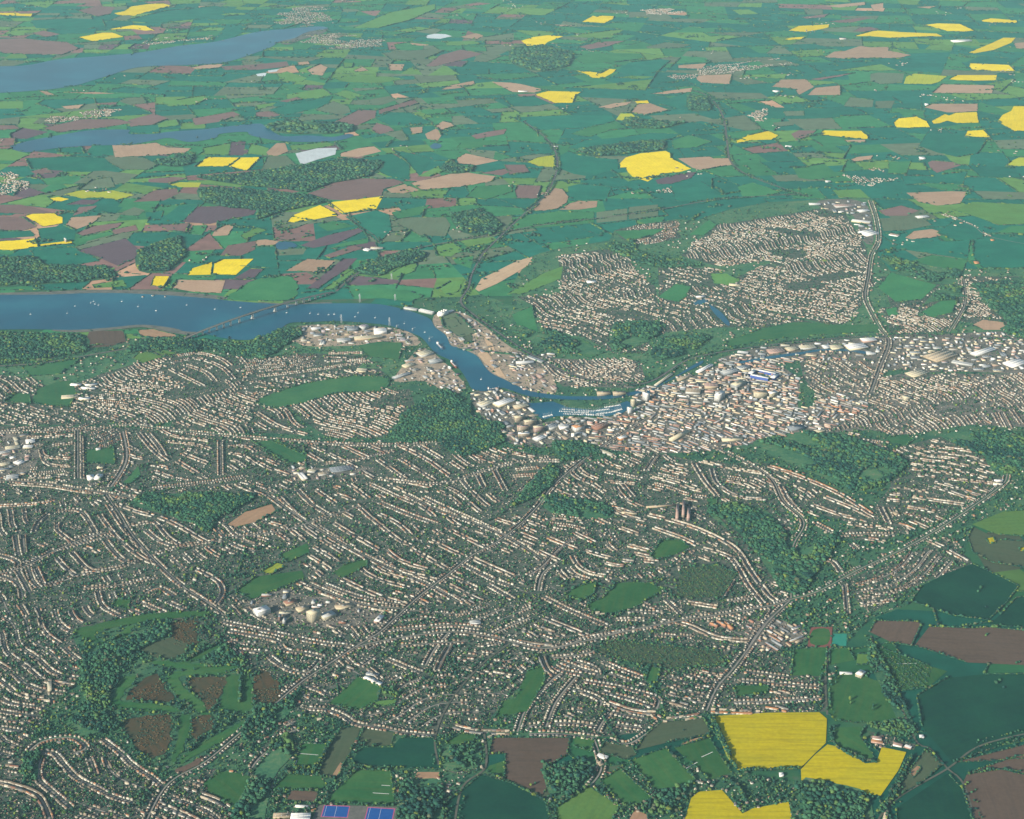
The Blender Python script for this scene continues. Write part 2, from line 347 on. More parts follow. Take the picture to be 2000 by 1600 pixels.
# ------------------------------------------------------------------ the lie of the land, traced on the photograph and laid on the ground
FIELDS = """
R:0,28 32,25 40,27 64,27 62,32 30,31 5,30
R:223,26 243,22 255,13 290,8 320,7 337,12 310,18 285,24 262,31 232,30
R:214,57 260,49 285,51 302,60 282,60 262,57 225,58
R:153,73 200,64 220,64 242,72 215,76 180,81
B:150,21 190,12 225,14 215,28 190,33
B:57,66 85,60 118,67 90,73
B:0,80 45,75 90,80 130,82 155,95 120,108 70,107 10,105
L:20,36 68,34 60,42 25,42
O:315,47 370,42 345,52 315,55
W:60,40 140,36 200,38 205,50 150,60 70,55
W:245,40 320,22 420,12 470,20 400,36 300,46
T:375,132 400,127 437,125 425,134 385,136
T:75,177 92,179 108,186 90,186
T:125,181 185,180 226,183 180,184
B:430,130 500,126 560,120 565,130 500,137 440,137
L:310,198 345,196 400,187 406,193 380,205 330,208
T:120,208 165,204 155,213 130,213
B:185,202 230,200 225,206 190,206
L:0,198 45,198 45,212 0,214
B:250,235 300,222 330,232 300,244 255,248
B:375,232 455,218 470,225 430,238 380,245
B:0,240 30,245 40,252 0,260
D:20,262 45,250 95,258 50,272 20,270
B:85,250 160,233 230,233 260,240 200,250 110,258
L:308,243 325,236 345,234 350,245 310,250
L:0,298 20,291 60,302 30,314 0,312
W:115,290 160,287 165,300 118,300
W:170,298 180,285 218,282 222,304 175,303
T:219,284 262,283 305,279 325,288 375,290 362,298 300,304 225,308
W:50,310 130,306 203,308 232,332 160,336 60,330
O:206,310 280,308 310,322 290,332 240,332 214,318
L:395,290 450,280 449,285 446,304 400,303
D:451,278 480,277 475,304 448,304
L:483,300 490,280 525,290 520,304
R:380,326 405,307 468,308 444,325
R:470,308 510,307 483,334 447,326
B:290,350 340,346 370,348 330,358 290,356
r:330,361 350,356 393,357 388,366 350,366
r:125,380 160,371 190,376 220,372 265,381 230,391 195,386 160,388
R:96,388 115,385 135,389 118,394 105,393
O:180,352 215,346 225,366 150,372
B:60,335 90,328 105,338 70,341
G:80,350 120,345 130,355 90,362
D:130,400 160,390 195,391 180,400
B:260,395 300,372 345,368 350,378 320,392
P:830,70 850,66 870,67 883,71 860,76 835,75
T:900,72 930,65 945,70 930,78 905,75
T:787,82 840,88 825,90 795,86
L:870,82 925,80 940,85 900,89 872,88
G:770,88 800,83 812,95 775,97
O:745,104 840,96 870,98 830,115 770,120
B:830,130 860,108 900,97 945,105 900,118 850,130
L:690,55 760,25 850,8 850,18 800,40 740,55
L:670,122 690,124 688,132 672,133
T:690,138 708,131 720,138 700,141
T:580,122 603,120 605,126 585,129
T:600,137 625,125 640,132 630,148 610,146
T:755,125 790,126 785,138 760,138
L:540,145 560,140 600,152 590,160 550,160
P:500,145 521,142 518,149 503,149
P:523,138 545,135 540,140 525,142
L:650,152 700,148 760,150 790,155 740,163 670,160
L:560,185 630,173 648,185 620,192 560,193
L:652,184 675,176 710,187 680,195
T:862,175 880,167 925,158 928,164 900,172 870,175
O:720,195 760,188 775,195 745,206 725,205
W:525,215 560,205 650,188 640,205 600,216 555,226
B:545,198 580,190 590,195 560,200
L:500,206 540,200 530,208 500,215
B:500,220 525,217 548,225 530,230 500,228
O:615,215 650,198 680,208 685,220 660,226
B:740,215 810,194 818,203 790,210 740,224
B:650,240 700,215 735,216 733,230 700,245 670,248
W:733,232 760,220 800,220 845,240 800,246 760,245
G:810,215 870,212 880,220 840,226
B:725,255 735,240 760,247 770,255 740,263
T:848,248 865,237 880,240 890,247 860,256
T:830,262 855,250 862,265 855,275 835,272
T:800,250 825,248 825,260 805,262
B:920,265 950,258 990,252 985,262 930,272
G:900,280 960,274 985,277 930,290 890,290
T:520,298 540,280 557,280 563,297 540,305 525,304
P:577,300 590,297 620,290 658,289 655,302 620,312 588,323
L:565,285 640,278 655,284 600,293 570,292
O:512,330 522,306 560,304 580,325 520,334
T:665,300 700,290 730,286 745,296 700,307 665,306
W:700,310 765,300 800,320 800,352 760,345 720,325
W:765,292 845,310 820,345 803,325
T:892,310 910,300 975,314 930,323 895,320
B:600,378 650,362 700,348 770,350 790,357 750,370 745,382 680,392 640,390
T:755,370 790,360 822,372 790,378 765,378
T:802,358 880,340 900,335 930,340 970,345 960,355 900,365 822,371
B:935,339 985,330 1000,335 980,343
G:910,385 930,365 1000,360 1000,375 950,390
L:815,345 855,325 865,335 840,345
R:1137,43 1158,31 1165,33 1175,31 1200,32 1198,37 1180,46 1155,44
T:1075,48 1127,50 1100,52
R:1018,80 1040,73 1070,69 1100,71 1070,82 1060,91 1030,90
B:1130,92 1170,82 1222,80 1190,90 1150,97
O:1262,92 1300,83 1350,88 1320,95 1265,95
G:1122,115 1150,103 1250,105 1260,115 1200,122 1140,125
W:1200,140 1230,122 1290,116 1310,118 1285,140 1240,150
R:1125,138 1150,140 1175,143 1190,135 1204,136 1198,142 1178,153 1155,152 1148,146
L:1208,152 1235,148 1280,150 1250,155
R:1045,185 1070,178 1137,180 1125,185 1119,201 1085,202 1060,192
T:960,160 1000,162 1020,165 1065,176 1045,181 1000,180
W:980,190 1045,189 1078,203 1040,208 1000,208
T:1270,184 1310,177 1352,172 1350,180 1300,184
T:1168,210 1200,202 1235,199 1222,206 1195,212
O:1200,214 1230,205 1225,217 1205,216
R:1240,198 1265,196 1268,202 1245,203
T:1230,220 1245,204 1270,202 1308,216 1260,225
r:1203,234 1212,222 1233,222 1255,234 1303,237 1285,244 1250,246 1230,238
W:1000,230 1040,228 1195,224 1203,236 1150,250 1050,255
G:1115,262 1160,245 1210,240 1200,252 1150,268
W:1110,289 1140,275 1220,268 1270,260 1330,262 1310,273 1200,282 1130,291
G:1312,276 1345,264 1390,277 1360,288 1316,291
R:1437,276 1460,265 1500,256 1521,265 1508,273 1470,274 1440,280
R:1210,320 1222,308 1250,300 1300,295 1310,300 1310,308 1322,315 1350,330 1325,337 1290,340 1265,355 1235,345 1225,335 1222,328 1212,328
T:1324,310 1385,306 1395,310 1425,309 1430,322 1370,333 1352,328
D:1280,352 1325,340 1360,336 1350,348 1310,360 1285,360
r:1030,317 1050,308 1083,303 1085,328 1050,325
W:1092,305 1110,296 1130,303 1170,309 1207,312 1207,330 1150,345 1120,340 1094,330
B:985,322 1025,322 1035,337 995,342
B:1005,372 1010,362 1058,363 1050,388 1010,388
T:1035,412 1060,386 1070,366 1100,370 1110,385 1107,396 1090,408 1060,412
T:1092,410 1112,398 1130,393 1167,393 1165,405 1130,410
W:1109,365 1130,360 1195,365 1185,390 1112,393
W:1310,365 1370,355 1400,375 1420,385 1370,398 1320,392
G:1440,365 1470,357 1525,375 1500,384 1450,384
W:1285,203 1325,186 1345,182 1348,202 1320,213
T:1360,155 1363,148 1430,145 1425,165 1370,162
T:1325,128 1380,124 1370,135 1325,133
R:1540,60 1560,51 1620,48 1618,54 1590,60 1570,63 1550,61
R:1533,77 1545,74 1573,72 1565,77 1540,79
R:1668,71 1700,62 1715,60 1760,63 1830,66 1845,73 1800,72 1740,74 1700,71
R:1807,49 1830,46 1875,47 1903,60 1880,62 1850,61
R:1916,40 1935,36 1985,40 1988,45 1940,45 1920,43
R:1890,104 1940,83 1960,74 1984,74 1975,84 1940,98 1900,105
T:1610,112 1630,101 1650,100 1680,90 1700,93 1735,92 1740,100 1780,108 1760,113 1720,114 1650,115
B:1665,62 1680,54 1700,53 1720,58 1690,63
B:1620,42 1690,34 1700,36 1660,45 1640,45
T:1610,12 1690,4 1690,10 1640,15
T:1700,10 1725,6 1725,16 1705,20
T:1790,14 1830,12 1815,17
B:1565,34 1620,27 1610,34 1575,37
T:1980,85 2000,70 2000,98 1985,95
R:1893,130 1895,124 1970,127 1983,139 1940,139 1900,137
r:1765,164 1770,150 1785,144 1850,149 1835,160 1820,165
R:1853,155 1870,147 1947,147 1945,157 1900,158 1870,157
T:1820,182 1840,165 1942,167 1938,183
T:1508,170 1525,156 1575,155 1590,170 1560,186 1555,178 1553,174
T:1577,186 1592,172 1642,167 1642,186
B:1583,155 1650,145 1670,143 1640,150 1600,157
O:1700,158 1700,145 1715,142 1766,144 1762,162 1720,165
O:1648,208 1660,190 1706,196 1704,210
O:1710,198 1748,197 1740,212 1710,212
T:1805,210 1820,203 1910,203 1910,217 1870,220 1850,220
R:1745,240 1755,232 1790,228 1810,237 1816,249 1780,250 1750,249
R:1820,237 1845,223 1853,226 1866,221 1908,219 1912,240 1870,241 1850,236 1835,241 1822,242
R:1948,238 1958,225 1975,217 1980,208 2000,207 2000,257 1980,256
R:1603,262 1607,255 1640,256 1683,256 1696,266 1695,272 1640,268 1605,264
T:1650,274 1690,273 1690,279 1655,278
R:1884,268 1890,256 1920,254 1935,268 1895,269
B:1545,262 1560,255 1595,255 1580,267 1555,275
W:1795,285 1810,260 1830,258 1880,265 1930,270 1910,300 1870,307 1830,298
r:1965,325 1975,315 1990,308 2000,307 2000,327 1980,325
B:1812,318 1820,314 1860,317 1878,323 1830,338 1818,330
T:1660,312 1675,307 1705,304 1700,314 1665,317
L:1680,319 1710,316 1705,330 1690,330
T:1770,377 1860,374 1890,375 1880,390 1875,398 1830,402 1795,395
G:1735,317 1780,315 1770,340 1735,340
W:1800,352 1840,341 1890,335 1880,360 1810,358
G:1550,330 1610,320 1640,345 1590,352 1560,348
W:1500,210 1640,212 1640,230 1560,233 1500,232
L:1625,372 1680,370 1700,388 1640,386
O:1530,218 1570,217 1570,226 1535,227
O:1510,240 1552,236 1550,245 1515,248
B:0,402 40,400 100,415 60,419 0,411
W:0,412 30,418 20,421 0,421
B:0,423 45,425 65,438 72,444 40,452 0,452
R:50,422 65,418 105,417 122,425 122,437 85,443 65,432
W:74,447 125,441 148,450 145,470 80,470
R:0,478 30,470 68,466 75,482 20,490
R:77,478 140,470 141,477 100,480 80,483
W:0,455 60,451 68,462 0,474
W:58,490 140,482 180,500 195,510 100,525 68,500
B:20,505 55,500 68,512 30,520
T:128,440 140,425 200,421 180,437 150,448
B:142,422 155,405 190,402 180,411
W:172,412 195,402 240,405 225,418
O:227,420 262,405 283,411 270,422
W:285,415 320,412 315,425 285,424
W:320,425 350,402 388,400 375,415 355,432
D:356,434 385,404 430,403 500,412 495,420 440,430 410,438
B:150,456 180,442 240,435 230,445 160,462
B:217,450 265,440 270,450 225,458
G:152,466 213,452 222,458 155,475
D:150,490 245,466 268,485 265,505 230,520 197,505
B:310,440 370,436 363,455 330,452
G:367,457 377,441 405,440 395,460
T:413,462 420,450 440,440 460,437 445,460
L:470,460 500,445 520,450 480,468
R:365,538 375,525 415,512 412,537
R:416,537 419,515 435,507 495,506 460,538
B:430,500 445,480 500,471 498,488 470,500
R:295,558 302,540 330,540 322,561
T:335,563 345,547 440,548 432,573 380,571
D:455,545 490,525 515,526 495,545
L:198,530 205,525 225,523 215,537
L:180,557 240,547 248,560 185,563
B:167,665 175,647 240,646 247,668 210,678 170,680
T:268,645 300,643 345,655 350,658 300,660 275,655
L:260,700 270,690 325,685 345,690 280,710
G:40,715 60,705 160,700 120,730 60,735
G:60,785 75,760 115,745 140,744 150,770 135,795 80,792
G:10,785 30,768 58,770 60,790
T:500,470 520,468 552,473 530,480 500,482
R:560,434 575,420 625,401 655,416 658,422 610,430 575,435
R:640,400 650,395 748,384 735,408 670,419
W:674,424 735,411 760,420 765,450 740,475 700,440
G:620,440 650,432 695,442 640,452
O:555,440 600,437 580,445 550,450
B:540,465 580,455 612,460 560,471
D:585,480 640,460 700,446 710,452 660,475 612,485
G:670,475 720,465 718,475 640,487
B:632,500 690,480 710,485 680,495 645,505
T:558,530 600,506 655,510 630,533 580,530
D:598,565 640,530 670,506 698,505 680,525 640,550 620,565
L:632,565 680,532 695,525 690,535 650,565
G:440,583 480,556 500,547 560,540 582,558 570,585 500,588 450,586
O:765,430 800,425 870,425 880,440 870,462 820,460 790,445
G:832,415 870,411 900,420 870,424
G:765,415 840,400 820,420 775,428
L:847,485 880,473 905,488 880,502 855,500
G:885,506 925,500 920,525 890,515
L:760,535 800,515 815,515 810,530 775,542
L:855,565 880,550 905,548 895,570 870,575
S:928,565 940,545 980,525 1010,510 1040,502 1030,520 1000,538 970,555 935,570
S:1008,512 1030,505 1040,512 1015,516
G:712,572 740,563 800,568 825,580 800,590 740,582
G:500,785 560,760 620,745 700,735 760,740 740,765 660,768 600,785 540,798
G:700,675 740,668 785,670 780,703 720,698
G:1000,615 1040,598 1045,625 1052,650 1010,635
L:990,575 1060,535 1100,520 1095,545 1020,575
G:1050,660 1070,648 1140,665 1180,690 1150,700 1080,670
G:1285,580 1320,555 1350,560 1340,580 1325,590 1300,585
L:1388,535 1420,535 1445,548 1430,558 1395,555
G:1000,425 1090,413 1160,415 1160,436 1000,450
O:1165,415 1225,408 1225,430 1165,436
O:1228,405 1285,400 1285,422 1228,429
G:1225,470 1270,462 1300,447 1200,452
G:1345,460 1385,430 1400,440 1375,460
L:1860,410 1900,395 2000,405 2000,435 1950,440 1910,425
B:1715,412 1760,402 1795,412 1770,422 1730,422
O:1718,427 1800,425 1820,440 1770,450 1725,452
T:1768,465 1785,452 1820,448 1852,457 1820,465 1780,468
W:1830,455 1870,428 1920,450 1920,468 1860,470
W:1740,485 1770,471 1860,472 1895,468 1890,506 1830,498 1780,490
G:1780,510 1820,499 1890,508 1880,530 1830,525
W:1900,470 1950,457 2000,490 2000,525 1920,525 1900,500
G:1945,455 1975,442 2000,440 2000,470
G:1715,562 1740,532 1790,547 1830,557 1800,585 1750,590
G:1800,610 1840,587 1870,587 1860,610 1820,620
T:1900,635 1920,625 1960,630 1965,645 1920,645
G:1730,605 1750,600 1755,615 1735,617
G:1420,668 1500,640 1560,630 1640,635 1720,635 1715,648 1620,653 1500,663 1430,678
G:167,905 170,880 222,875 225,907
G:240,945 270,910 275,930 255,945
G:218,1185 225,1172 255,1172 250,1190
G:495,865 535,860 600,890 590,905 560,905
L:530,862 537,859 600,888 592,889
G:460,1155 500,1127 590,1115 595,1130 520,1160 490,1172
r:508,1118 540,1100 558,1105 530,1123
G:650,1120 670,1105 715,1092 718,1105 670,1130
T:445,1025 480,1000 530,985 540,1000 500,1020 460,1030
G:545,1085 600,1062 605,1080 560,1100
G:1270,1088 1290,1057 1330,1055 1345,1070 1310,1088 1280,1095
G:1100,1165 1125,1147 1165,1137 1160,1160 1135,1175
G:1145,1185 1180,1165 1210,1140 1270,1140 1290,1155 1260,1175 1220,1195 1180,1198
O:1320,1165 1330,1110 1400,1105 1440,1120 1410,1165 1350,1170
G:1380,975 1400,975 1400,990 1385,988
L:1898,1025 1960,1000 2000,990 2000,1060 1950,1045
O:1890,1050 1900,1029 1950,1055 2000,1066 2000,1130 1940,1100 1900,1080
R:1925,1053 1940,1050 1945,1062 1932,1063
R:1990,1070 2000,1068 2000,1078 1992,1077
W:1780,1175 1800,1145 1850,1120 1900,1102 1990,1145 1965,1178 1930,1212 1860,1203
W:1955,1200 1985,1168 2000,1155 2000,1235 1930,1222
G:1730,855 1770,850 1785,860 1770,870 1740,865
B:1698,1235 1710,1213 1790,1215 1800,1220 1780,1263 1740,1255
B:1786,1262 1815,1225 1900,1228 1930,1226 2000,1245 2000,1306 1890,1295
G:1700,1260 1770,1284 1820,1303 1850,1312 1810,1345 1760,1350 1720,1290
W:1790,1360 1850,1325 1920,1318 2000,1317 2000,1398 1860,1490 1800,1420
G:1545,1320 1550,1270 1615,1265 1612,1322
G:1620,1270 1655,1265 1670,1290 1620,1300
L:1672,1300 1675,1278 1705,1280 1703,1298
G:1620,1370 1625,1325 1680,1320 1730,1340 1755,1380 1760,1405 1700,1412 1625,1405
R:1388,1400 1500,1393 1600,1392 1615,1405 1613,1452 1590,1474 1562,1503 1440,1505 1420,1480
R:1564,1504 1592,1475 1616,1455 1640,1460 1690,1492 1712,1490 1722,1460 1770,1470 1755,1505 1720,1555 1680,1550 1640,1535 1620,1525 1565,1525
G:1628,1422 1690,1420 1680,1440 1708,1480 1690,1488 1630,1455
O:1740,1565 1780,1500 1810,1462 1840,1495 1800,1530
T:1775,1512 1792,1496 1800,1500 1785,1520
W:1750,1580 1850,1512 1880,1542 1925,1600 1760,1600
B:1864,1490 2000,1424 2000,1473 1920,1488
B:1878,1536 1888,1514 1955,1504 2000,1545 2000,1600 1930,1600
B:1892,1510 1990,1477 2000,1480 2000,1540 1960,1502
R:1310,1600 1350,1560 1365,1547 1410,1544 1450,1590 1470,1580 1540,1567 1565,1600
T:1180,1600 1240,1582 1265,1593 1270,1600
W:870,1570 940,1514 1000,1532 1065,1567 1100,1600 880,1600
B:955,1475 962,1442 1113,1442 1108,1475 1075,1495 1070,1535 1060,1553 987,1520 987,1472
G:1122,1460 1122,1440 1160,1448 1155,1470
L:1085,1580 1150,1537 1210,1577 1150,1600 1090,1600
G:1172,1527 1210,1502 1273,1560 1245,1575 1215,1572
G:1230,1487 1300,1462 1363,1530 1325,1540 1280,1545
G:1317,1462 1385,1442 1428,1510 1385,1525 1350,1490
O:1240,1467 1260,1437 1290,1412 1375,1404 1388,1435 1300,1452
T:1330,1455 1350,1445 1387,1437 1390,1440 1352,1452
O:1170,1470 1180,1450 1235,1460 1243,1475 1220,1485
G:967,1402 982,1370 1007,1365 1030,1312 1060,1302 1065,1330 1030,1390
G:1260,1330 1270,1300 1290,1302 1283,1335
G:1430,1340 1500,1340 1500,1355 1440,1362
O:1160,1270 1200,1252 1400,1272 1415,1298 1300,1308 1240,1298
G:642,1375 700,1322 745,1345 738,1370 700,1388
L:730,1371 775,1367 770,1380 735,1380
G:572,1500 590,1452 638,1455 625,1503
O:620,1515 642,1460 667,1422 704,1422 694,1453 673,1490 660,1520
T:648,1517 665,1490 672,1494 658,1521
O:697,1450 711,1424 771,1432 764,1457 720,1458
W:686,1490 706,1461 766,1461 781,1442 845,1442 860,1470 860,1504 720,1499
G:530,1545 560,1513 628,1517 638,1538 600,1545
B:560,1562 570,1545 621,1547 617,1568
G:632,1570 680,1522 697,1504 763,1507 770,1560 768,1575
T:815,1509 860,1509 858,1520 830,1530 810,1520
T:765,1550 785,1530 780,1550
G:870,1450 900,1434 930,1437 925,1450 880,1460
G:400,1530 440,1507 490,1520 490,1545 460,1575 420,1560
G:955,1497 985,1487 985,1525 950,1507
L:145,1235 190,1220 290,1200 410,1195 400,1205 300,1212 200,1232 185,1240 200,1258 185,1255
L:202,1260 250,1227 262,1226 240,1247 205,1267
G:285,1290 340,1294 440,1300 478,1302 440,1312 340,1306
G:215,1375 225,1335 260,1320 268,1325 245,1350 240,1370 275,1374 340,1382 350,1391 240,1386
L:325,1325 345,1312 440,1307 437,1318 360,1320 354,1335 367,1350 392,1370 412,1400 400,1400 370,1377 345,1357
L:430,1388 436,1350 442,1320 470,1320 490,1325 493,1388 470,1393
G:335,1490 350,1430 350,1400 372,1397 370,1430 360,1460 345,1485
L:350,1495 362,1475 430,1432 470,1412 490,1405 440,1445 380,1478
G:375,1280 440,1257 435,1280 370,1293
H:247,1365 275,1332 305,1317 322,1345 342,1365 330,1373 290,1370
H:365,1335 380,1324 440,1324 434,1350 418,1383 402,1383 392,1366
H:240,1420 265,1402 330,1397 333,1420 330,1460 300,1480 270,1465
H:332,1220 380,1210 382,1230 385,1258 345,1265
O:280,1270 330,1247 372,1266 330,1288
H:376,1407 408,1397 415,1420 380,1448
H:497,1322 520,1312 548,1345 538,1375 500,1378
S:932,692 948,684 962,702 966,724 950,714
S:960,724 975,718 988,738 974,736
O:900,655 918,652 925,668 908,672
B:865,625 890,622 900,635 878,642
S:945,660 962,672 968,688 954,680
O:858,615 890,612 930,650 900,660 868,640
B:345,1505 400,1477 390,1492 352,1512
"""

WATER = {
 'far_estuary': "0,135 40,129 110,117 200,110 280,102 350,90 420,82 500,63 560,57 620,52 640,56 600,63 575,75 545,82 530,92 490,107 440,122 380,127 270,132 200,152 100,175 0,182",
 'reservoir': "20,287 60,275 130,262 180,255 250,254 252,262 300,262 330,258 400,253 440,248 500,242 515,245 540,262 560,267 600,265 650,268 680,262 690,266 660,275 600,278 540,275 490,265 480,258 430,262 420,270 370,278 330,270 300,275 250,283 180,285 110,290 50,298",
 'pond': "538,481 545,473 570,474 580,482 560,487 545,488",
 'river': "0,584 100,576 200,573 300,576 400,583 450,588 500,592 560,596 620,594 680,593 740,595 790,605 815,613 840,624 850,640 870,655 880,675 895,680 930,695 945,715 960,730 985,742 1005,752 1030,763 1060,769 1100,774 1140,775 1180,774 1230,767 1250,762 1252,768 1230,774 1180,781 1140,782 1100,781 1060,778 1030,774 1000,764 975,758 945,765 922,760 913,745 900,725 880,705 850,690 825,662 800,650 760,637 720,632 660,628 600,630 565,632 545,645 520,657 480,665 430,660 390,650 360,648 340,642 280,635 220,640 150,645 70,644 0,639",
 'wet_dock': "1030,788 1045,788 1080,785 1110,797 1160,802 1200,793 1225,784 1240,792 1215,808 1180,815 1120,812 1085,814 1060,821 1040,806",
 'river.001': "1255,771 1270,762 1320,735 1350,716 1372,705 1368,713 1325,735 1280,760 1262,772",
 'river.002': "1440,708 1500,697 1560,689 1600,683 1660,683 1700,690 1700,694 1655,687 1600,687 1560,694 1500,702 1445,712",
 'pond.001': "1355,590 1378,585 1380,592 1360,597",
 'pond.002': "1385,595 1410,612 1425,632 1420,636 1395,613",
 'pond.003': "840,286 850,280 862,284 858,290 845,291",
}
MUD = ["0,578 100,570 250,567 400,575 445,584 400,586 300,579 200,576 100,579 0,588",
       "100,646 150,641 220,637 285,631 345,640 385,648 370,655 330,650 280,640 220,645 150,650",
       "545,80 575,73 605,62 640,56 630,66 590,78 560,88", "500,590 560,594 640,591 640,596 560,599"]

HULL = "0,650 340,664 420,668 480,668 545,640 600,628 720,628 800,640 850,690 920,760 990,760 1040,760 1000,745 960,715 900,660 850,610 820,595 860,585 940,575 1000,600 1000,560 1040,500 1090,485 1190,470 1200,450 1320,428 1360,430 1420,410 1500,395 1700,385 1715,430 1715,500 1740,530 1890,525 2000,530 2000,1000 1900,1020 1880,1090 1780,1180 1700,1210 1640,1270 1620,1390 1390,1400 1270,1420 1160,1440 960,1440 950,1500 1060,1560 1150,1530 1260,1480 1450,1510 1560,1530 1700,1560 1690,1600 0,1600"

# built-up areas filled with streets: direction of the streets (pixels), street spacing (m), chance of a house, polygon
ZONES = """
10,5 64 .72:0,850 300,840 600,870 760,872 860,870 1000,880 1180,905 1400,900 1500,930 1540,1010 1545,1170 1480,1260 1420,1290 1060,1290 960,1400 840,1440 690,1412 560,1385 470,1290 300,1195 140,1240 168,1300 120,1350 60,1440 0,1450
10,4 80 .6:1285,520 1400,525 1480,600 1640,645 1480,640 1400,640 1290,650
10,4 60 .85:1560,700 1730,700 1720,775 1600,775 1570,740
10,3 90 .45:1720,540 1990,540 1990,650 1740,600
10,4 70 .7:440,690 560,720 740,720 770,745 640,750 480,790 430,780
10,4 64 .7:0,700 120,760 200,730 210,830 0,830
10,6 62 .80:0,1150 140,1240 168,1300 120,1350 60,1440 0,1450
10,6 60 .82:0,1445 60,1440 75,1470 200,1440 330,1540 420,1500 480,1600 0,1600
10,7 68 .85:0,965 200,975 300,1090 440,1180 300,1192 140,1235 0,1160
10,-2 64 .9:0,830 240,835 330,842 300,880 240,940 205,960 0,940
10,3 66 .9:240,840 500,855 500,920 560,945 430,955 300,955 250,945
10,5 62 .93:500,965 560,950 900,945 1060,1000 1060,1160 950,1180 800,1195 610,1120 545,1050 520,1000
10,5 64 .9:560,905 590,890 600,862 900,868 960,930 850,945 640,950
10,3 64 .85:440,1210 660,1225 760,1215 770,1250 650,1300 590,1335 480,1290
10,-2 70 .62:760,1195 1060,1175 1010,1280 960,1390 940,1430 840,1435 740,1410 600,1385 640,1380 760,1345 750,1310 690,1300
10,4 58 .93:1060,1010 1200,1020 1260,1060 1260,1110 1100,1135 1060,1160
10,1 64 .8:1060,1160 1180,1205 1320,1175 1430,1190 1540,1175 1480,1255 1060,1275
10,4 56 .9:1090,1290 1165,1285 1250,1310 1290,1380 1260,1430 1180,1440 1020,1420 1060,1350
10,2 58 .85:1285,1310 1420,1300 1440,1265 1500,1250 1560,1300 1610,1322 1612,1390 1400,1395 1300,1390
10,4 62 .88:1000,890 1130,915 1260,880 1380,905 1500,905 1640,965 1700,1005 1690,1030 1500,975 1400,970 1260,1000 1160,1000 1000,935
10,3 72 .75:1730,880 1850,850 1950,900 1960,945 1850,1005 1720,1060 1640,1050 1700,1000 1740,950
10,-5 60 .8:1640,1140 1780,1080 1850,1050 1900,1100 1800,1140 1700,1200
10,5 56 .9:1600,770 1760,730 1900,730 2000,730 2000,840 1900,830 1840,835 1760,850 1700,840 1560,850
10,4 58 .85:1400,440 1560,415 1640,400 1690,480 1710,560 1600,560 1500,510 1400,520 1330,500
10,2 60 .8:1500,515 1620,560 1700,560 1690,590 1640,640 1560,620 1480,600 1400,560
10,5 62 .8:1090,500 1170,488 1240,485 1230,520 1280,560 1290,620 1180,600 1100,580
10,4 64 .8:1010,580 1100,575 1280,585 1285,625 1260,690 1200,690 1140,660 1060,640 1045,600
10,4 50 .95:1080,700 1180,705 1250,705 1260,740 1240,758 1100,755 1060,720
10,4 54 .95:1720,600 1770,600 1800,620 1860,620 1850,650 1740,650
10,3 52 .95:200,730 330,690 390,690 460,700 470,740 440,790 300,830 200,825
10,-1 52 .95:500,700 600,690 720,695 700,720 560,735 490,760 460,740
10,5 56 .95:480,760 560,800 590,850 500,845 330,838 340,815 430,780
10,4 54 .95:560,790 620,775 660,770 800,760 810,790 760,830 755,855 640,855 590,820
10,-2 52 .97:1200,450 1250,438 1320,430 1330,465 1270,478 1215,468
10,2 56 .85:1870,540 1960,560 1980,620 1900,620 1880,590
10,-1 56 .6:1290,142 1340,132 1400,128 1530,115 1540,122 1450,140 1420,152 1370,160 1320,155
10,-1 56 .55:540,30 580,14 640,15 655,40 600,52 540,46
10,-1 56 .55:575,85 610,72 650,65 700,68 760,82 740,94 660,92 590,90
10,3 56 .6:1655,335 1720,325 1735,350 1720,368 1670,366
10,3 56 .6:1262,368 1300,360 1312,375 1300,392 1268,384
10,3 50 .8:0,335 40,340 55,370 30,390 0,390
10,1 50 .6:290,80 345,78 400,70 410,78 330,86 300,92
10,0 50 .7:90,230 230,215 235,224 110,240
10,1 50 .7:1245,18 1330,20 1325,30 1260,32
10,1 50 .7:1480,215 1500,212 1530,222 1500,245 1460,240
10,2 60 .5:1700,1430 1730,1435 1790,1455 1785,1465 1700,1450
10,2 60 .6:1160,1540 1180,1560 1300,1540 1290,1560 1130,1590
10,2 70 .55:1620,1540 1680,1555 1670,1600 1590,1600 1580,1560
10,2 60 .7:870,1465 940,1455 935,1500 900,1515 870,1505
10,2 60 .7:790,1545 850,1525 890,1560 870,1600 780,1600
10,-6 55 .8:490,1490 545,1420 580,1405 560,1470 540,1520 500,1580 480,1600 470,1560
10,3 60 .55:960,1355 890,1330 920,1290 1000,1290
10,2 66 .7:1640,850 1720,860 1730,890 1700,900 1690,880
"""

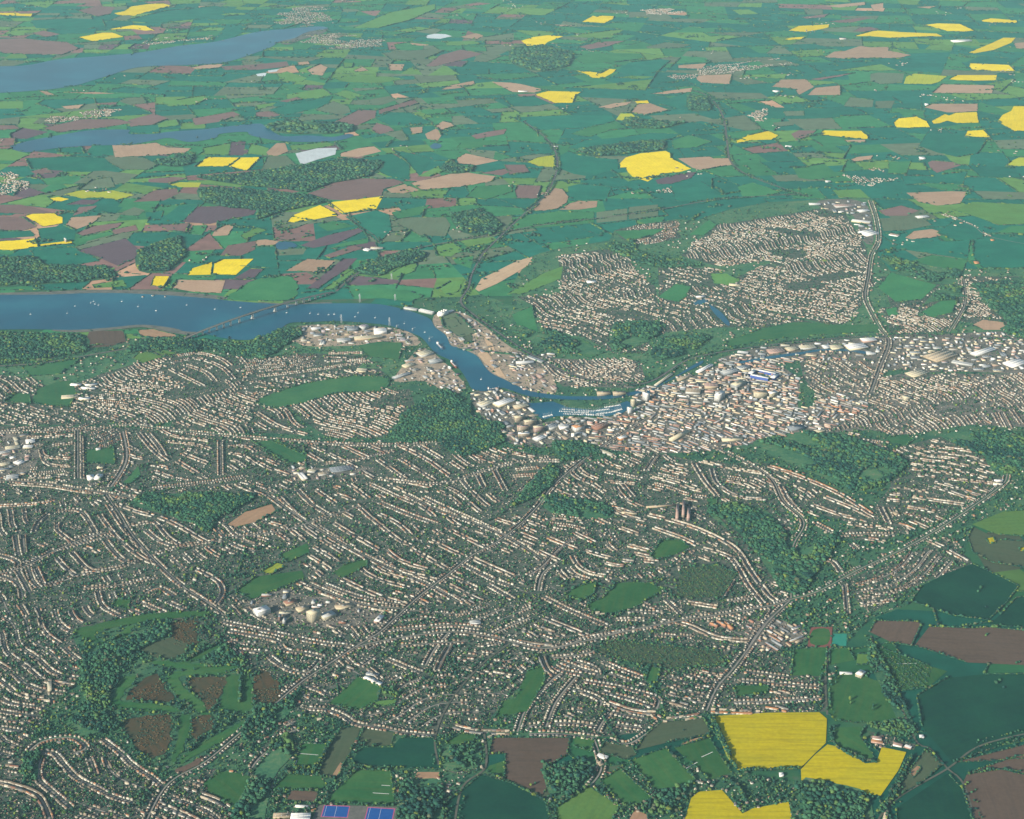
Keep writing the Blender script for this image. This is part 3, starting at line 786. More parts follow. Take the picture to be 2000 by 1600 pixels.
# working and town-centre areas: (min length, max length, max height) of the buildings, tint of the mix, polygon
DENSE = """
12 44 14 town:1240,762 1330,745 1400,715 1480,700 1560,740 1560,800 1640,770 1700,790 1640,830 1560,850 1450,870 1330,885 1200,880 1150,855 1240,815
22 70 18 dock:920,768 975,762 1030,778 1040,806 1060,825 1120,815 1180,818 1240,800 1240,850 1150,870 1000,868 935,805
18 60 12 yard:845,626 855,612 900,610 950,640 1000,680 1060,700 1080,735 1085,768 1030,764 1005,753 985,743 960,731 945,716 930,696 895,681 880,676 870,656 850,641
18 60 14 yard:820,680 850,692 890,730 910,758 880,770 830,745 770,745 790,712
20 60 12 yard:570,642 640,634 760,640 805,652 815,675 700,675 590,675
24 70 10 shed:1400,704 1440,690 1500,676 1600,666 1720,658 1760,656 1760,722 1690,712 1600,702 1500,712 1440,716
22 66 10 shed:1760,655 1850,652 2000,648 2000,726 1880,726 1760,722
30 90 10 shed:1600,392 1690,396 1706,470 1685,470 1665,420 1610,410
20 60 18 hosp:470,1190 550,1150 600,1165 680,1170 755,1205 700,1225 560,1220
24 80 10 shed:0,850 68,850 45,930 0,930
20 60 9 shed:560,915 640,915 720,912 720,925 640,935 570,940
14 40 9 town:1460,1215 1500,1205 1560,1225 1575,1250 1500,1275 1455,1260
20 60 10 shed:1040,695 1080,690 1060,720 1010,712 1005,700
14 40 12 town:1000,690 1040,690 1010,725 1000,720
"""

# woods: tree spacing factor and polygon
WOODS = """
1.5:1470,865 1560,845 1640,850 1700,870 1765,895 1770,915 1720,955 1660,960 1600,930 1530,900
1:760,855 790,810 830,780 870,760 910,790 930,820 980,830 985,865 920,890 880,885 850,860 800,865
1.15:1395,990 1420,985 1500,1000 1540,1060 1560,1090 1545,1165 1510,1130 1470,1070 1430,1030
1.1:255,985 280,965 330,965 480,965 500,970 480,985 430,1012 410,1040 370,1020 300,1000
1:0,650 60,652 165,655 165,690 90,700 0,730
1:395,665 480,672 540,645 580,640 590,655 560,672 520,702 450,690 400,685
1:350,660 390,670 390,688 330,682 250,690 252,675 300,664
1:0,512 60,502 90,522 140,520 200,522 230,540 140,552 0,565
1:272,490 350,462 362,500 330,530 272,530
1:380,346 480,341 600,322 680,311 750,318 722,345 650,358 600,376 560,370 480,363
1:388,367 450,370 540,376 600,382 640,395 560,412 500,430 505,412 440,405 395,393
1:300,316 380,303 372,322 330,326
1:1132,292 1200,284 1260,276 1298,276 1300,293 1250,298 1170,306 1140,300
1:690,530 740,506 800,490 832,495 820,512 770,525 740,540
1:880,420 940,410 982,440 960,460 905,455
1:860,330 882,312 900,330 930,325 920,336 880,340
1.3:510,250 560,235 645,241 690,246 690,258 640,262 560,262
1:1222,232 1300,238 1340,240 1290,252 1225,247
1:1345,185 1382,192 1390,215 1345,215
1:1000,95 1060,90 1120,105 1110,130 1060,140 1000,125
1.4:1720,500 1800,517 1880,532 1870,555 1810,552 1750,528
1.2:1900,555 2000,545 2000,690 1960,650 1970,630 1930,600
1.3:1840,560 1880,560 1870,585 1820,590 1800,600
1.15:155,1292 200,1270 230,1282 238,1310 215,1378 190,1395 160,1380
1.3:125,1402 200,1392 235,1425 210,1432 150,1437
1.2:205,1262 275,1238 330,1222 330,1242 280,1266 240,1285
1.2:390,1292 440,1262 482,1300 440,1298
1:1022,960 1050,930 1078,905 1090,920 1080,950 1040,975 1000,990
1.15:1082,862 1160,868 1175,888 1100,902 1085,890
1.3:1060,968 1180,985 1200,1000 1180,1015 1080,1005
1.55:1560,1532 1620,1530 1700,1560 1690,1600 1580,1600
1.5:1060,1490 1085,1498 1140,1482 1165,1510 1110,1560 1072,1550
1.35:1285,1552 1350,1532 1345,1560 1310,1590 1270,1590
1.6:780,1532 810,1524 860,1524 868,1560 850,1600 780,1600
1.6:870,1462 935,1455 933,1500 870,1505
1.5:460,1590 480,1540 520,1470 560,1430 575,1470 530,1530 500,1600
1.3:1850,845 2000,850 2000,900 1955,930 1920,890 1870,870
1.4:1560,1080 1640,1040 1640,1060 1600,1110 1570,1160 1548,1165
1.4:1380,1000 1400,985 1395,1000 1430,1040
1.1:1290,665 1340,650 1390,660 1350,690 1290,705 1270,690
1.1:1180,480 1240,470 1240,488 1270,500 1330,510 1370,520 1300,525 1240,512
1.2:740,1348 775,1345 780,1360 740,1362
1:45,1475 72,1473 72,1525 48,1530
1.3:495,1380 545,1378 600,1335 560,1400 480,1450 470,1430
1.1:1695,1250 1725,1290 1755,1350 1790,1430 1770,1440 1740,1380 1700,1300
1.2:1690,1415 1770,1410 1780,1440 1700,1430
1.3:1085,690 1000,650 1050,655 1060,640 1180,690 1100,690
1.3:1200,632 1290,630 1290,655 1200,690
"""

GREEN = ["140,1230 200,1205 400,1188 430,1210 445,1265 490,1300 560,1340 560,1400 460,1460 350,1520 330,1500 240,1440 215,1440 60,1445 120,1395 160,1370 175,1290",
         "255,985 280,962 480,962 500,975 480,990 430,1015 410,1045 370,1022", "440,1120 610,1080 600,1135 520,1165 450,1160", "270,905 300,900 280,945 235,950",
         "1395,985 1500,995 1560,1080 1560,1180 1510,1140 1430,1035", "1040,905 1095,900 1085,960 1190,985 1200,1015 1080,1005 1000,995", "1080,1130 1300,1130 1290,1180 1120,1180",
         "1310,1100 1445,1100 1430,1170 1310,1170", "1150,1245 1420,1268 1420,1302 1240,1305"]

PARKS = ["1010,600 1000,560 1040,503 1090,487 1190,472 1210,452 1320,430 1360,432 1420,412 1500,398 1695,388 1712,430 1712,500 1740,532 1890,527 2000,532 2000,650 1700,653 1500,668 1400,688 1290,728 1100,698 1000,640 950,580",
         "0,690 160,692 330,672 420,690 520,705 560,675 640,670 780,690 770,740 640,750 430,780 300,820 0,800"]

# main roads: width, kind (a dual carriageway, r road, l lane, t railway), line
ROADS = """
18 a:655,571 690,540 740,512 800,490 850,478 900,470 990,452 1060,440 1150,429 1250,416 1330,402 1400,390 1480,384 1560,380
19 a:1350,176 1372,183 1392,196 1412,228 1419,268 1424,308 1440,330 1475,349 1520,365 1580,385
19 a:0,720 60,712 200,690 300,672 348,663
16 t:1022,236 1060,265 1082,290 1088,330 1066,380 1022,420 985,455 945,495 922,535 915,562 900,590 925,615 980,655 1040,695 1110,730 1170,745 1235,752 1280,742 1340,705 1400,690 1500,675 1600,664 1720,657 1850,657 2000,668
9 l:640,393 670,415 700,440 730,460 742,478
6 r:1700,392 1712,430 1716,470 1702,500 1696,540 1690,580 1702,610 1718,640 1736,668 1720,715 1700,770
6.2 r:1840,418 1900,442 1945,466 2000,498
6.2 r:1882,545 1886,590 1872,620 1852,652
6 r:250,1600 320,1542 400,1490 470,1432 530,1382 590,1332 640,1300 690,1267 740,1237 775,1205 820,1165 870,1127 920,1087 970,1060 1010,1030 1050,990 1090,940 1180,870 1260,820
6 r:690,1267 740,1254 830,1240 900,1236 980,1250 1060,1268 1140,1254 1240,1230 1330,1213 1430,1198 1510,1183 1545,1172 1600,1155 1680,1112 1760,1075 1840,1030 1900,990 1960,945 1985,910 2000,870
6 r:0,845 100,843 200,836 250,830 300,836 400,847 520,858 640,867 760,870 850,866 900,862
5.5 r:0,937 60,942 140,954 205,964 300,985 400,1030
5.5 r:205,964 235,1008 260,1048 310,1103 360,1148 415,1185 440,1205
5.5 r:0,1152 35,1112 110,1075 180,1048 215,1040
5.5 r:440,1050 540,1040 640,1010 700,990
5.5 r:520,965 600,1022 680,1070 760,1110 840,1145 900,1180
7.5 l:1000,1255 940,1300 880,1370 850,1440 858,1500
6.2 r:1545,1172 1500,1215 1460,1270 1430,1310 1400,1345 1378,1395
6 r:1545,1172 1545,1090 1552,1060 1570,1020 1530,980 1500,930 1410,880 1330,850
5.5 r:790,965 850,995 920,1020 1000,1055 1060,1095
6.2 r:600,1140 700,1180 790,1190
9 l:1620,1265 1612,1330 1616,1400
8 l:1700,1240 1720,1300 1755,1370 1790,1450 1815,1462 1850,1502 1885,1540 1925,1600
8 l:1690,1600 1730,1580 1850,1503 1930,1452 2000,1410
8 l:945,1430 948,1500 900,1545 880,1600
6 r:1160,1442 1175,1500 1150,1540
9 l:60,720 130,690 240,672 330,700
7 r:240,842 247,900 215,955
6 r:152,838 152,938
6 r:735,935 860,945 960,915 1000,906 1080,895
"""

# streets lined with houses on both sides (traced)
STREETS = """
55,1470 80,1450 120,1442 150,1445 167,1462 140,1474
75,1472 105,1472 130,1500 150,1520 180,1536 220,1556 265,1570
80,1482 75,1520 100,1545 140,1580
200,1445 230,1467 262,1497 300,1522 318,1538
0,1505 40,1540 90,1580 110,1600
430,1214 500,1229 560,1242 620,1255 695,1264
445,1232 490,1241 540,1252 556,1270 600,1277 632,1285
525,1282 560,1307 600,1314 625,1292
755,1232 830,1226 880,1222 940,1228
780,1262 850,1257 912,1254
755,1287 790,1302 822,1314
830,1302 850,1267 878,1234
852,1312 867,1282 882,1257
600,1384 640,1387 675,1402 692,1414 740,1422 790,1432 850,1437
885,1420 930,1430 1000,1433
1058,1284 1070,1310 1086,1322
1075,1286 1110,1283 1150,1276 1162,1271
1080,1300 1100,1311 1142,1319
1095,1293 1140,1309 1166,1316
1120,1292 1160,1305 1167,1322
1010,1432 1025,1390 1060,1346 1095,1315
1066,1422 1086,1372 1126,1322
1140,1331 1200,1341 1250,1353 1285,1366 1282,1387
1120,1346 1170,1366 1172,1382
1175,1351 1230,1366 1275,1381
1185,1373 1230,1389 1282,1396
1190,1391 1265,1406
1165,1432 1180,1407 1202,1386
1030,1419 1100,1413 1166,1419
1030,1434 1090,1434 1166,1442
1178,1442 1220,1454 1250,1442 1292,1411
1200,1416 1252,1423
1275,1396 1300,1408 1370,1399
1000,1254 1085,1264 1150,1246 1250,1229 1312,1218
1060,1207 1110,1227 1156,1246
1060,1166 1120,1196 1192,1226
1290,1213 1340,1221 1400,1246 1470,1253
1450,1302 1460,1272 1482,1232 1512,1192
1445,1330 1530,1337 1610,1344
1450,1312 1520,1321 1542,1324
1430,1372 1500,1371 1610,1364
20,946 100,951 160,961 205,963
0,992 60,986 110,976
210,985 240,1030 280,1076 330,1126 380,1161 418,1183
195,1006 225,1046 270,1086 312,1106
110,1000 155,998 180,1030 182,1045 145,1053
65,1042 75,1021 100,1000
112,1021 112,1036 130,1051 150,1066
30,1046 35,1076 38,1088
45,1046 48,1082
0,1061 20,1091 35,1116 60,1161
0,1096 20,1131 45,1171
55,1109 65,1136 80,1151
70,1109 85,1141
110,1089 130,1111 150,1126
140,1079 165,1106 185,1116 222,1111
205,1056 230,1086 249,1099
40,1106 110,1077 150,1064 215,1046
85,1147 125,1135 160,1122 240,1107 290,1087 340,1072 400,1060 440,1057
0,1141 32,1131
160,1150 240,1142 310,1127
235,1031 290,1021 305,1023 330,1051 360,1069
285,1036 310,1056 337,1066
310,1011 345,1026 380,1046 407,1061
230,986 270,1001 302,1009
380,1111 410,1126 430,1141 435,1161 420,1186
342,1166 310,1149 280,1161
50,856 145,851
80,878 90,893 140,897
82,890 95,908 140,912
100,871 146,866
158,852 160,937
270,846 300,881 325,901
288,846 310,872 322,892
355,886 407,906
345,901 387,926
430,861 431,931
443,873 482,873 502,886
295,956 350,949 420,941 482,931
545,971 580,1006 602,1021
580,956 610,986 647,1009
650,1021 690,1046 742,1076
615,956 655,984
682,946 722,976
695,986 735,1021 780,1056 802,1066
740,981 800,1006 857,1026
710,1001 762,1041
825,971 900,1006 1000,1051
870,1031 930,1061 962,1076
840,1056 902,1086
800,1071 872,1111
582,1139 650,1166 720,1186 772,1196
632,1141 700,1166 782,1181
665,1131 730,1161 792,1181
900,1101 960,1131 1000,1146
922,1091 1002,1126
950,1141 1002,1171
500,806 545,833 602,851
500,826 527,841
582,859 660,896 732,936
600,886 632,904
650,863 700,886 722,896
715,869 757,886
770,866 830,896 882,933
820,871 862,896
737,898 792,936
780,896 852,941
635,906 700,899 750,886 772,881
750,936 800,943 842,953
870,866 890,881 902,886
900,936 917,956
930,921 947,956
965,916 987,959
1000,886 1042,894
1040,901 1097,901
1000,919 1057,914
1000,931 1052,928
1015,961 1047,931 1077,906
1180,921 1252,936
1180,941 1242,946
1202,951 1222,976 1252,991
1216,946 1237,971
1262,921 1282,891
1355,906 1377,941 1402,971
1390,916 1402,946 1442,971 1502,976
1365,901 1430,916 1492,926
1265,1006 1340,1026 1400,1051 1440,1076 1470,1121 1500,1161 1522,1179
1275,1031 1330,1051 1362,1066
1370,1071 1420,1086 1440,1106 1460,1141 1492,1181
1070,1051 1132,1076
1050,1076 1092,1096
1120,1041 1162,1061
1140,1076 1192,1091
1210,1031 1252,1046
1225,1066 1267,1076
1235,1081 1282,1091
1255,1096 1292,1099
1030,1126 1060,1106 1100,1066 1152,1041
1050,1156 1060,1121 1092,1096
1320,1111 1352,1113
1410,1166 1432,1131
1300,1171 1332,1201
1340,1177 1402,1187
1420,1177 1472,1167
1500,911 1560,931 1640,966 1702,1006
1525,951 1540,976 1562,1001
1610,971 1660,991 1702,1011
1585,986 1640,1006 1697,1019
1590,1021 1627,1041
1630,1047 1690,1044 1752,1045
1720,991 1737,1026
1740,991 1752,1011
1770,991 1832,1001
1780,971 1882,986
1850,936 1952,946
1565,1079 1617,1076
1565,1099 1620,1096 1642,1119
1660,1061 1677,1076
1650,1141 1656,1201
1810,1056 1842,1069
1850,1076 1892,1099
1940,806 1957,836
1955,806 1972,839
1975,801 1997,831
345,696 390,691 430,701 452,716
335,711 380,701 430,716 457,741
332,721 350,731 400,756
360,713 402,728 422,748
500,736 610,724 722,706
632,707 717,703
640,691 712,690
"""

# buildings: the two ends of the long axis (pixels), width and height (m), roof colour, wall colour, kind, label
BUILDINGS = """
692,660 746,656|46 13|cream|tan|warehouse|very long cream roofed warehouse behind the quay, longest on the river spit
730,645 755,644|60 22|white|white|warehouse|tall white warehouse above the long cream one beside the river
658,664 684,662|44 11|pale|pale|warehouse|low pale warehouse at the left end of the long cream warehouse
705,638 716,634|40 24|mauve|pale|grain_store|mauve grey grain store in the middle of the river spit
678,640 700,640|48 18|slate|slate|warehouse|slate blue warehouse beside the mauve grain store
608,642 626,640|36 9|white|pale|works_building|white works building at the left end of the river spit
612,654 630,653|32 8|slate|pale|works_building|grey works building below the white one on the spit
588,664 600,664|24 7|cream|pale|shed|small cream shed at the left edge of the spit
818,692 842,686|66 14|cream|pale|warehouse|cream striped warehouse nearest the bend on the town bank
838,706 862,703|50 12|pale|slate|warehouse|pale warehouse below the cream striped one by the river
788,715 806,710|38 10|cream|cream|shed|pale yellow shed standing alone under the dark wood
697,722 716,723|50 9|cream|cream|shed|cream roofed hall at the end of the terraced rows
768,738 800,728|30 9|pale|slate|works_building|pale works building on the rise left of the port
858,612 872,606|34 26|white|white|silo_block|white silo block where the far bank meets the railway
820,604 846,610|30 16|white|pale|warehouse|white quayside warehouse on the far river bank
790,600 815,604|26 12|pale|pale|warehouse|pale quayside warehouse furthest left on the far bank
855,614 885,606|22 10|white|pale|shed|long thin white shed beside the reclaimed ground
1008,708 1042,706|30 10|white|pale|shed|long white shed near the railway curve
1032,695 1060,706|26 9|slate|pale|shed|grey shed between the railway curve and terraces
936,790 962,782|50 14|cream|pale|warehouse|cream warehouse at the tip of the dock island
968,790 1000,780|56 13|white|cream|warehouse|large white warehouse on the dock island
1004,795 1030,790|40 11|cream|tan|warehouse|cream warehouse at the right end of dock island
1005,815 1022,812|30 26|cream|tan|apartment_block|tan apartment block nearest the dock gate
1024,823 1046,820|28 28|cream|tan|apartment_block|tan apartment block second from the dock gate
1010,833 1032,832|26 24|pink|tan|apartment_block|pinkish apartment block in front of the dock towers
1042,834 1062,832|26 30|cream|pink|apartment_block|tallest pinkish apartment block by the dock
1012,846 1034,846|24 18|white|tan|apartment_block|low tan apartment block with white roof near the dock
1070,834 1088,828|44 16|slate|pale|works_building|slate roofed building with pale walls on the dock side
1092,832 1110,830|36 18|pale|white|works_building|pale waterfront building between slate roof and white hall
1120,834 1138,830|40 24|orange|white|waterfront_hall|white fronted hall with orange side on the waterfront
1160,834 1184,826|44 18|brick|brick|works_building|large brick red block on the waterfront
1044,858 1062,852|40 10|white|pale|shed|white roofed store beside the trees below the dock
1166,767 1192,766|34 16|tan|tan|apartment_block|tan apartment block left of a pair facing the channel
1197,767 1222,766|34 16|tan|tan|apartment_block|tan apartment block right of a pair facing the channel
1258,766 1266,770|26 44|white|white|tower_block|tall white tower by the road bridge
1234,782 1241,780|22 40|cream|cream|tower_block|tall cream tower between dock and channel
1226,797 1234,796|24 34|white|white|tower_block|white tower at the head of the dock
1362,726 1390,712|24 10|white|white|shed|long white roofed shed beside the dark river
1322,742 1350,732|30 8|tan|tan|shed|tan shed beside the dark river
1280,752 1312,730|16 8|cream|pale|station_canopy|long thin cream roof beside the railway
1472,766 1498,766|40 30|tan|cream|office_block|big cream office block below the stadium
1502,768 1516,764|34 26|white|cream|office_block|white office block joined below the stadium
1400,772 1412,764|30 38|white|white|tower_block|white tower left of the big cream office block
1432,752 1452,744|40 22|cream|pale|office_block|cream office block left of the stadium
1376,752 1402,752|50 16|pink|tan|works_building|pinkish round cornered hall left of the offices
1340,762 1368,764|60 12|tan|pale|store|wide tan roofed store in the town
1410,728 1440,722|50 12|pale|slate|warehouse|pale warehouse above the stadium
1442,718 1462,714|40 12|slate|pale|warehouse|slate warehouse above the stadium
1500,686 1530,683|60 10|pink|pink|retail_shed|pinkish retail shed furthest left in the riverside line
1536,682 1556,679|50 10|cream|tan|retail_shed|cream retail shed second in the riverside line
1562,678 1592,676|56 10|cream|pale|retail_shed|long cream retail shed third in the riverside line
1608,677 1618,676|50 10|white|pale|retail_shed|small white retail shed in the riverside line
1622,678 1644,676|60 11|cream|cream|retail_shed|cream retail shed beside the largest riverside shed
1654,678 1690,674|84 12|white|cream|retail_shed|largest white retail shed in the riverside line
1682,664 1710,662|60 10|white|pink|retail_shed|white and pink retail shed above the riverside line
1692,690 1710,690|26 8|white|pale|retail_shed|thin white retail shed at the right end of the line
1816,700 1858,688|110 12|tan|tan|warehouse|huge tan roofed warehouse in the right hand works
1776,732 1804,725|70 9|cream|cream|warehouse|pale yellow hall alone right of the stadium
1764,776 1776,774|40 18|cream|cream|office_block|cream block standing among the terraces at right
1968,712 1998,704|80 12|white|white|warehouse|brilliant white warehouse at the right edge
1900,692 1940,680|50 10|white|pale|warehouse|long white warehouse in the right hand works
1860,705 1900,712|36 10|pale|pale|warehouse|pale warehouse between the tan and white ones
1684,456 1708,452|110 13|white|white|warehouse|huge white warehouse on the edge of the far estate
1664,430 1700,434|50 10|white|cream|warehouse|long white warehouse above the huge white one
1676,412 1696,410|50 10|white|pale|warehouse|white warehouse at the top of the far estate
1580,398 1602,398|40 9|white|pale|warehouse|white shed at the upper left of the far estate
1630,402 1668,400|60 9|pink|pale|warehouse|pinkish warehouse row at the top of the far estate
1424,555 1446,556|36 9|cream|cream|school|cream school beside the bright playing field
1146,550 1164,549|40 8|white|white|shopping_hall|white flat hall in the far suburb
1360,580 1376,578|30 9|white|pale|school|pale hall above the blue pond
138,750 158,751|26 8|white|white|school|thin white school block upper left in the green
158,757 186,758|24 8|white|white|school|longer white school block in the green
166,752 190,750|20 8|white|pale|school|white school wing above the longer block
120,775 152,773|40 9|cream|cream|sports_hall|cream sports hall below the white school blocks
154,778 176,778|34 9|white|cream|school|white school wing right of the cream hall
170,932 184,930|46 12|white|white|school|white school block with courtyard by the playing field
188,934 196,926|30 12|white|white|school|white school wing beside the courtyard block
190,912 202,912|24 9|cream|cream|school|cream school wing above the white blocks
187,877 196,876|22 6|white|white|pavilion|round white pavilion at the top of the playing field
50,862 68,860|44 8|white|white|factory|white factory roof left of the crescents
46,872 64,872|34 8|white|cream|factory|second white factory roof below the first
30,905 44,900|44 8|white|pale|factory|white roofed factory nearest the left edge road
12,932 36,930|50 8|pale|slate|factory|pale blue roofed factory at the left edge
586,924 596,936|30 10|white|cream|warehouse|bright white warehouse beside the railway cutting
602,918 616,920|26 9|cream|pale|warehouse|cream warehouse right of the bright white one
645,918 690,912|60 6|slate|slate|depot|dark grey depot roof above the railway yard
498,1194 524,1186|44 24|white|white|hospital_block|white hospital block at the left of the hospital
603,1198 622,1190|36 44|cream|cream|hospital_tower|tall cream hospital tower
628,1204 652,1196|40 16|pale|cream|hospital_block|white hospital wing right of the tower
556,1178 578,1172|34 10|brick|tan|hospital_block|brick roofed hospital wing above the tower
580,1190 600,1184|30 11|tan|cream|hospital_block|slate roofed hospital wing left of the tower
655,1186 690,1180|30 9|tan|cream|hospital_block|pale hospital wing above the car park
735,1214 746,1202|24 10|white|pink|hospital_block|white roofed block with pink edge right of the hospital
568,1594 606,1594|36 14|white|white|sports_hall|white sports hall at the bottom edge
534,1592 566,1592|24 9|tan|tan|sports_hall|tan hall joined to the white sports hall
577,1574 602,1575|10 5|white|white|pavilion|thin white pavilion behind the bottom sports hall
1676,1318 1686,1310|26 16|white|cream|school|white school block on the green left of the wood
1640,1314 1664,1315|14 6|white|white|shed|long low white shed beside the school
1168,1474 1186,1480|22 6|white|white|barn|white barn beside the rough ground
1168,1492 1176,1490|24 7|tan|tan|barn|tan barn beside the white barn
96,1332 97,1348|16 12|cream|cream|chapel|cream chapel among the houses beside the wood
712,1322 730,1328|22 8|white|cream|school|white school block furthest left on the playing field
728,1330 745,1336|22 8|white|cream|school|white school block furthest right on the playing field
716,1314 738,1318|18 7|slate|pale|school|slate roofed school block behind the white ones
918,1216 938,1214|28 8|pale|white|store|pale roofed store beside the main road junction
1388,1216 1402,1222|18 10|orange|brick|apartment_block|bright orange brick block furthest left of three
1402,1212 1418,1222|18 10|orange|brick|apartment_block|bright orange brick block in the middle of three
1418,1214 1430,1228|18 10|orange|brick|apartment_block|bright orange brick block furthest right of three
1704,1440 1722,1442|20 9|pink|white|farmhouse|pink roofed farmhouse above the yellow field
1702,1446 1724,1450|16 7|orange|pink|barn|orange roofed barn beside the pink farmhouse
1745,1452 1762,1456|18 7|pink|white|barn|pink roofed barn in the middle of the farm lane
1768,1456 1780,1460|16 7|white|pink|barn|white gabled barn at the end of farm lane
1522,1512 1530,1512|18 8|white|white|farmhouse|white farmhouse at the bottom of the big yellow field
1796,1438 1804,1438|18 7|white|white|cottage|white cottage where the lane meets the wood
1728,1600 1732,1582|14 7|tan|cream|cottage|cream cottage beside the bottom crossroads
712,486 722,488|40 9|white|white|farm_shed|bright white farm shed below the ploughed fields
724,484 748,484|40 8|cream|pale|farm_shed|cream farm shed right of the bright white one
126,465 129,468|12 24|white|cream|water_tower|white water tower beside the yellow field
1080,286 1090,286|30 8|white|white|farm_shed|white farm shed above the motorway
1012,178 1030,178|30 7|white|white|farm_shed|white farm shed in the far fields
1534,285 1546,286|40 8|white|white|farm_shed|white farm shed right of the junction village
1640,75 1652,75|50 10|pink|white|farm_shed|pink white farm shed in the far distance
1860,80 1895,78|90 14|white|white|grain_store|white grain store complex far off right
1512,178 1520,177|60 10|white|white|farm_shed|white farm shed below the brown squares
1808,203 1811,203|40 16|white|white|farm_shed|white farm shed on the hedge line far right
1796,308 1806,308|60 10|white|white|farm_shed|white farm shed beside the brown far field
1612,354 1622,354|40 8|white|pale|farm_shed|white shed row near the far village
1790,424 1812,422|50 8|white|pale|farm_shed|pale farm shed left of the bright pasture
1738,457 1755,460|40 8|pink|white|farm_shed|pink nursery building beside the road
1904,512 1910,512|40 9|orange|orange|farmhouse|orange roofed farmhouse in the wheat
1936,468 1940,468|30 9|orange|orange|farmhouse|orange roofed farmhouse by the straight road
1745,1000 1752,1004|20 8|tan|tan|chapel|tan building beside the bare plot
1942,938 1958,938|16 9|white|white|apartment_block|upper white apartment block near the ring road
1940,944 1958,944|16 9|cream|white|apartment_block|lower cream apartment block near the ring road
1170,878 1196,888|24 9|cream|pale|store|long cream roofed store on the park edge
1208,856 1222,852|30 12|white|orange|store|white roofed store with orange wall near the centre
1310,858 1345,840|24 14|cream|cream|shopping_hall|cream shopping hall in the town centre
1410,858 1450,856|30 10|cream|cream|shopping_hall|long cream roof on the edge of the park wood
1540,836 1568,832|50 12|slate|slate|theatre|slate roofed hall beside the park
1590,842 1610,840|22 10|cream|cream|mansion|cream hall at the corner of the park
1262,990 1320,985|10 8|tan|tan|hospital_block|long tan ward block on the bare ground
1322,1012 1324,985|14 19|pink|pink|tower_block|pink tower block left of a group of three
1334,1006 1336,978|13 21|pink|tan|tower_block|pink tower block in the middle of three
1344,1012 1346,992|14 19|pink|pink|tower_block|pink tower block right of a group of three
1214,1000 1244,1002|16 9|tan|cream|apartment_block|long cream apartment block above the big road
"""

# ------------------------------------------------------------------ which ground is what (a raster over the traced plan, used to keep houses off water and fields)
MG, MS = 260, 2.0
MW, MH = int((2000 + 2 * MG) / MS), int((1600 + 2 * MG) / MS)
MASK = np.zeros((MH, MW), np.int16)

def paint(P, val, only=None):
    P = np.asarray(P)
    x0, x1 = max(int((P[:, 0].min() + MG) / MS), 0), min(int((P[:, 0].max() + MG) / MS) + 2, MW)
    y0, y1 = max(int((P[:, 1].min() + MG) / MS), 0), min(int((P[:, 1].max() + MG) / MS) + 2, MH)
    if x1 <= x0 or y1 <= y0: return
    gx = (np.arange(x0, x1) + 0.5) * MS - MG
    gy = (np.arange(y0, y1) + 0.5) * MS - MG
    X, Y = np.meshgrid(gx, gy)
    ins = inside(P, X, Y)
    sub = MASK[y0:y1, x0:x1]
    if only is not None: ins &= (sub == only)
    sub[ins] = val

def inside(P, X, Y):
    ins = np.zeros(np.shape(X), bool)
    n = len(P)
    for i in range(n):
        xa, ya = P[i]; xb, yb = P[(i + 1) % n]
        if ya == yb: continue
        c = ((ya > Y) != (yb > Y)) & (X < (xb - xa) * (Y - ya) / (yb - ya) + xa)
        ins ^= c
    return ins

def mask_at(x, y):
    px, py = PX(np.asarray(x, float), np.asarray(y, float))
    i = np.floor((px + MG) / MS).astype(int); j = np.floor((py + MG) / MS).astype(int)
    ok = (i >= 0) & (i < MW) & (j >= 0) & (j < MH)
    r = np.full(np.shape(i), -1)
    r[ok] = MASK[j[ok], i[ok]]
    return r

HULLV, FIELDV, WOODV, WATERV, DENSEV, GREENV, ZONEV = 1, 2, 3, 4, 5, 6, 10
hull = pts(HULL)
fields = [(l.split(':')[0], pts(l.split(':')[1])) for l in FIELDS.strip().split('\n')]
zones = []
for l in ZONES.strip().split('\n'):
    h, p = l.split(':'); d, sp, pr = h.split()
    zones.append((np.array([float(v) for v in d.split(',')]), float(sp), float(pr), pts(p)))
dense = []
for l in DENSE.strip().split('\n'):
    h, p = l.split(':'); a, b, c, t = h.split()
    dense.append((float(a), float(b), float(c), t, pts(p)))
woods = [(float(l.split(':')[0]), pts(l.split(':')[1])) for l in WOODS.strip().split('\n')]
waters = {k: pts(v) for k, v in WATER.items()}
paint(hull, HULLV)
for i, z in enumerate(zones): paint(z[3], ZONEV + i)
for l in GREEN: paint(pts(l), GREENV)
for z in dense: paint(z[4], DENSEV)
for k, p in fields: paint(p, FIELDV)
for f, p in woods: paint(p, WOODV)
for p in waters.values(): paint(p, WATERV)

# ------------------------------------------------------------------ ground, town ground, yards
gs = 90000.0
g = build("ground", [(-gs, -gs, 0), (gs, -gs, 0), (gs, gs, 0), (-gs, gs, 0)], [[[0, 1, 2, 3]]], M_ground)
g["kind"] = "structure"
Z = [0.45]
def nz(step=0.005):
    Z[0] += step
    return Z[0]
sheet("town_ground", G(hull[:, 0], hull[:, 1]), nz(), M_scrub)
for l in PARKS:
    p = pts(l); sheet("parkland", smooth(G(p[:, 0], p[:, 1]), 3, True), nz(), M_park)
for i, (d, sp, pr, p) in enumerate(zones):
    if p[:, 1].mean() > 430: sheet("gardens", G(p[:, 0], p[:, 1]), nz(), M_inner if 690 < p[:, 1].mean() < 905 and p[:, 0].mean() > 1000 else M_garden)
for a, b, c, t, p in dense:
    sheet("yard", smooth(G(p[:, 0], p[:, 1]), 3, True), nz(), M_quay if t == 'yard' else M_yard)

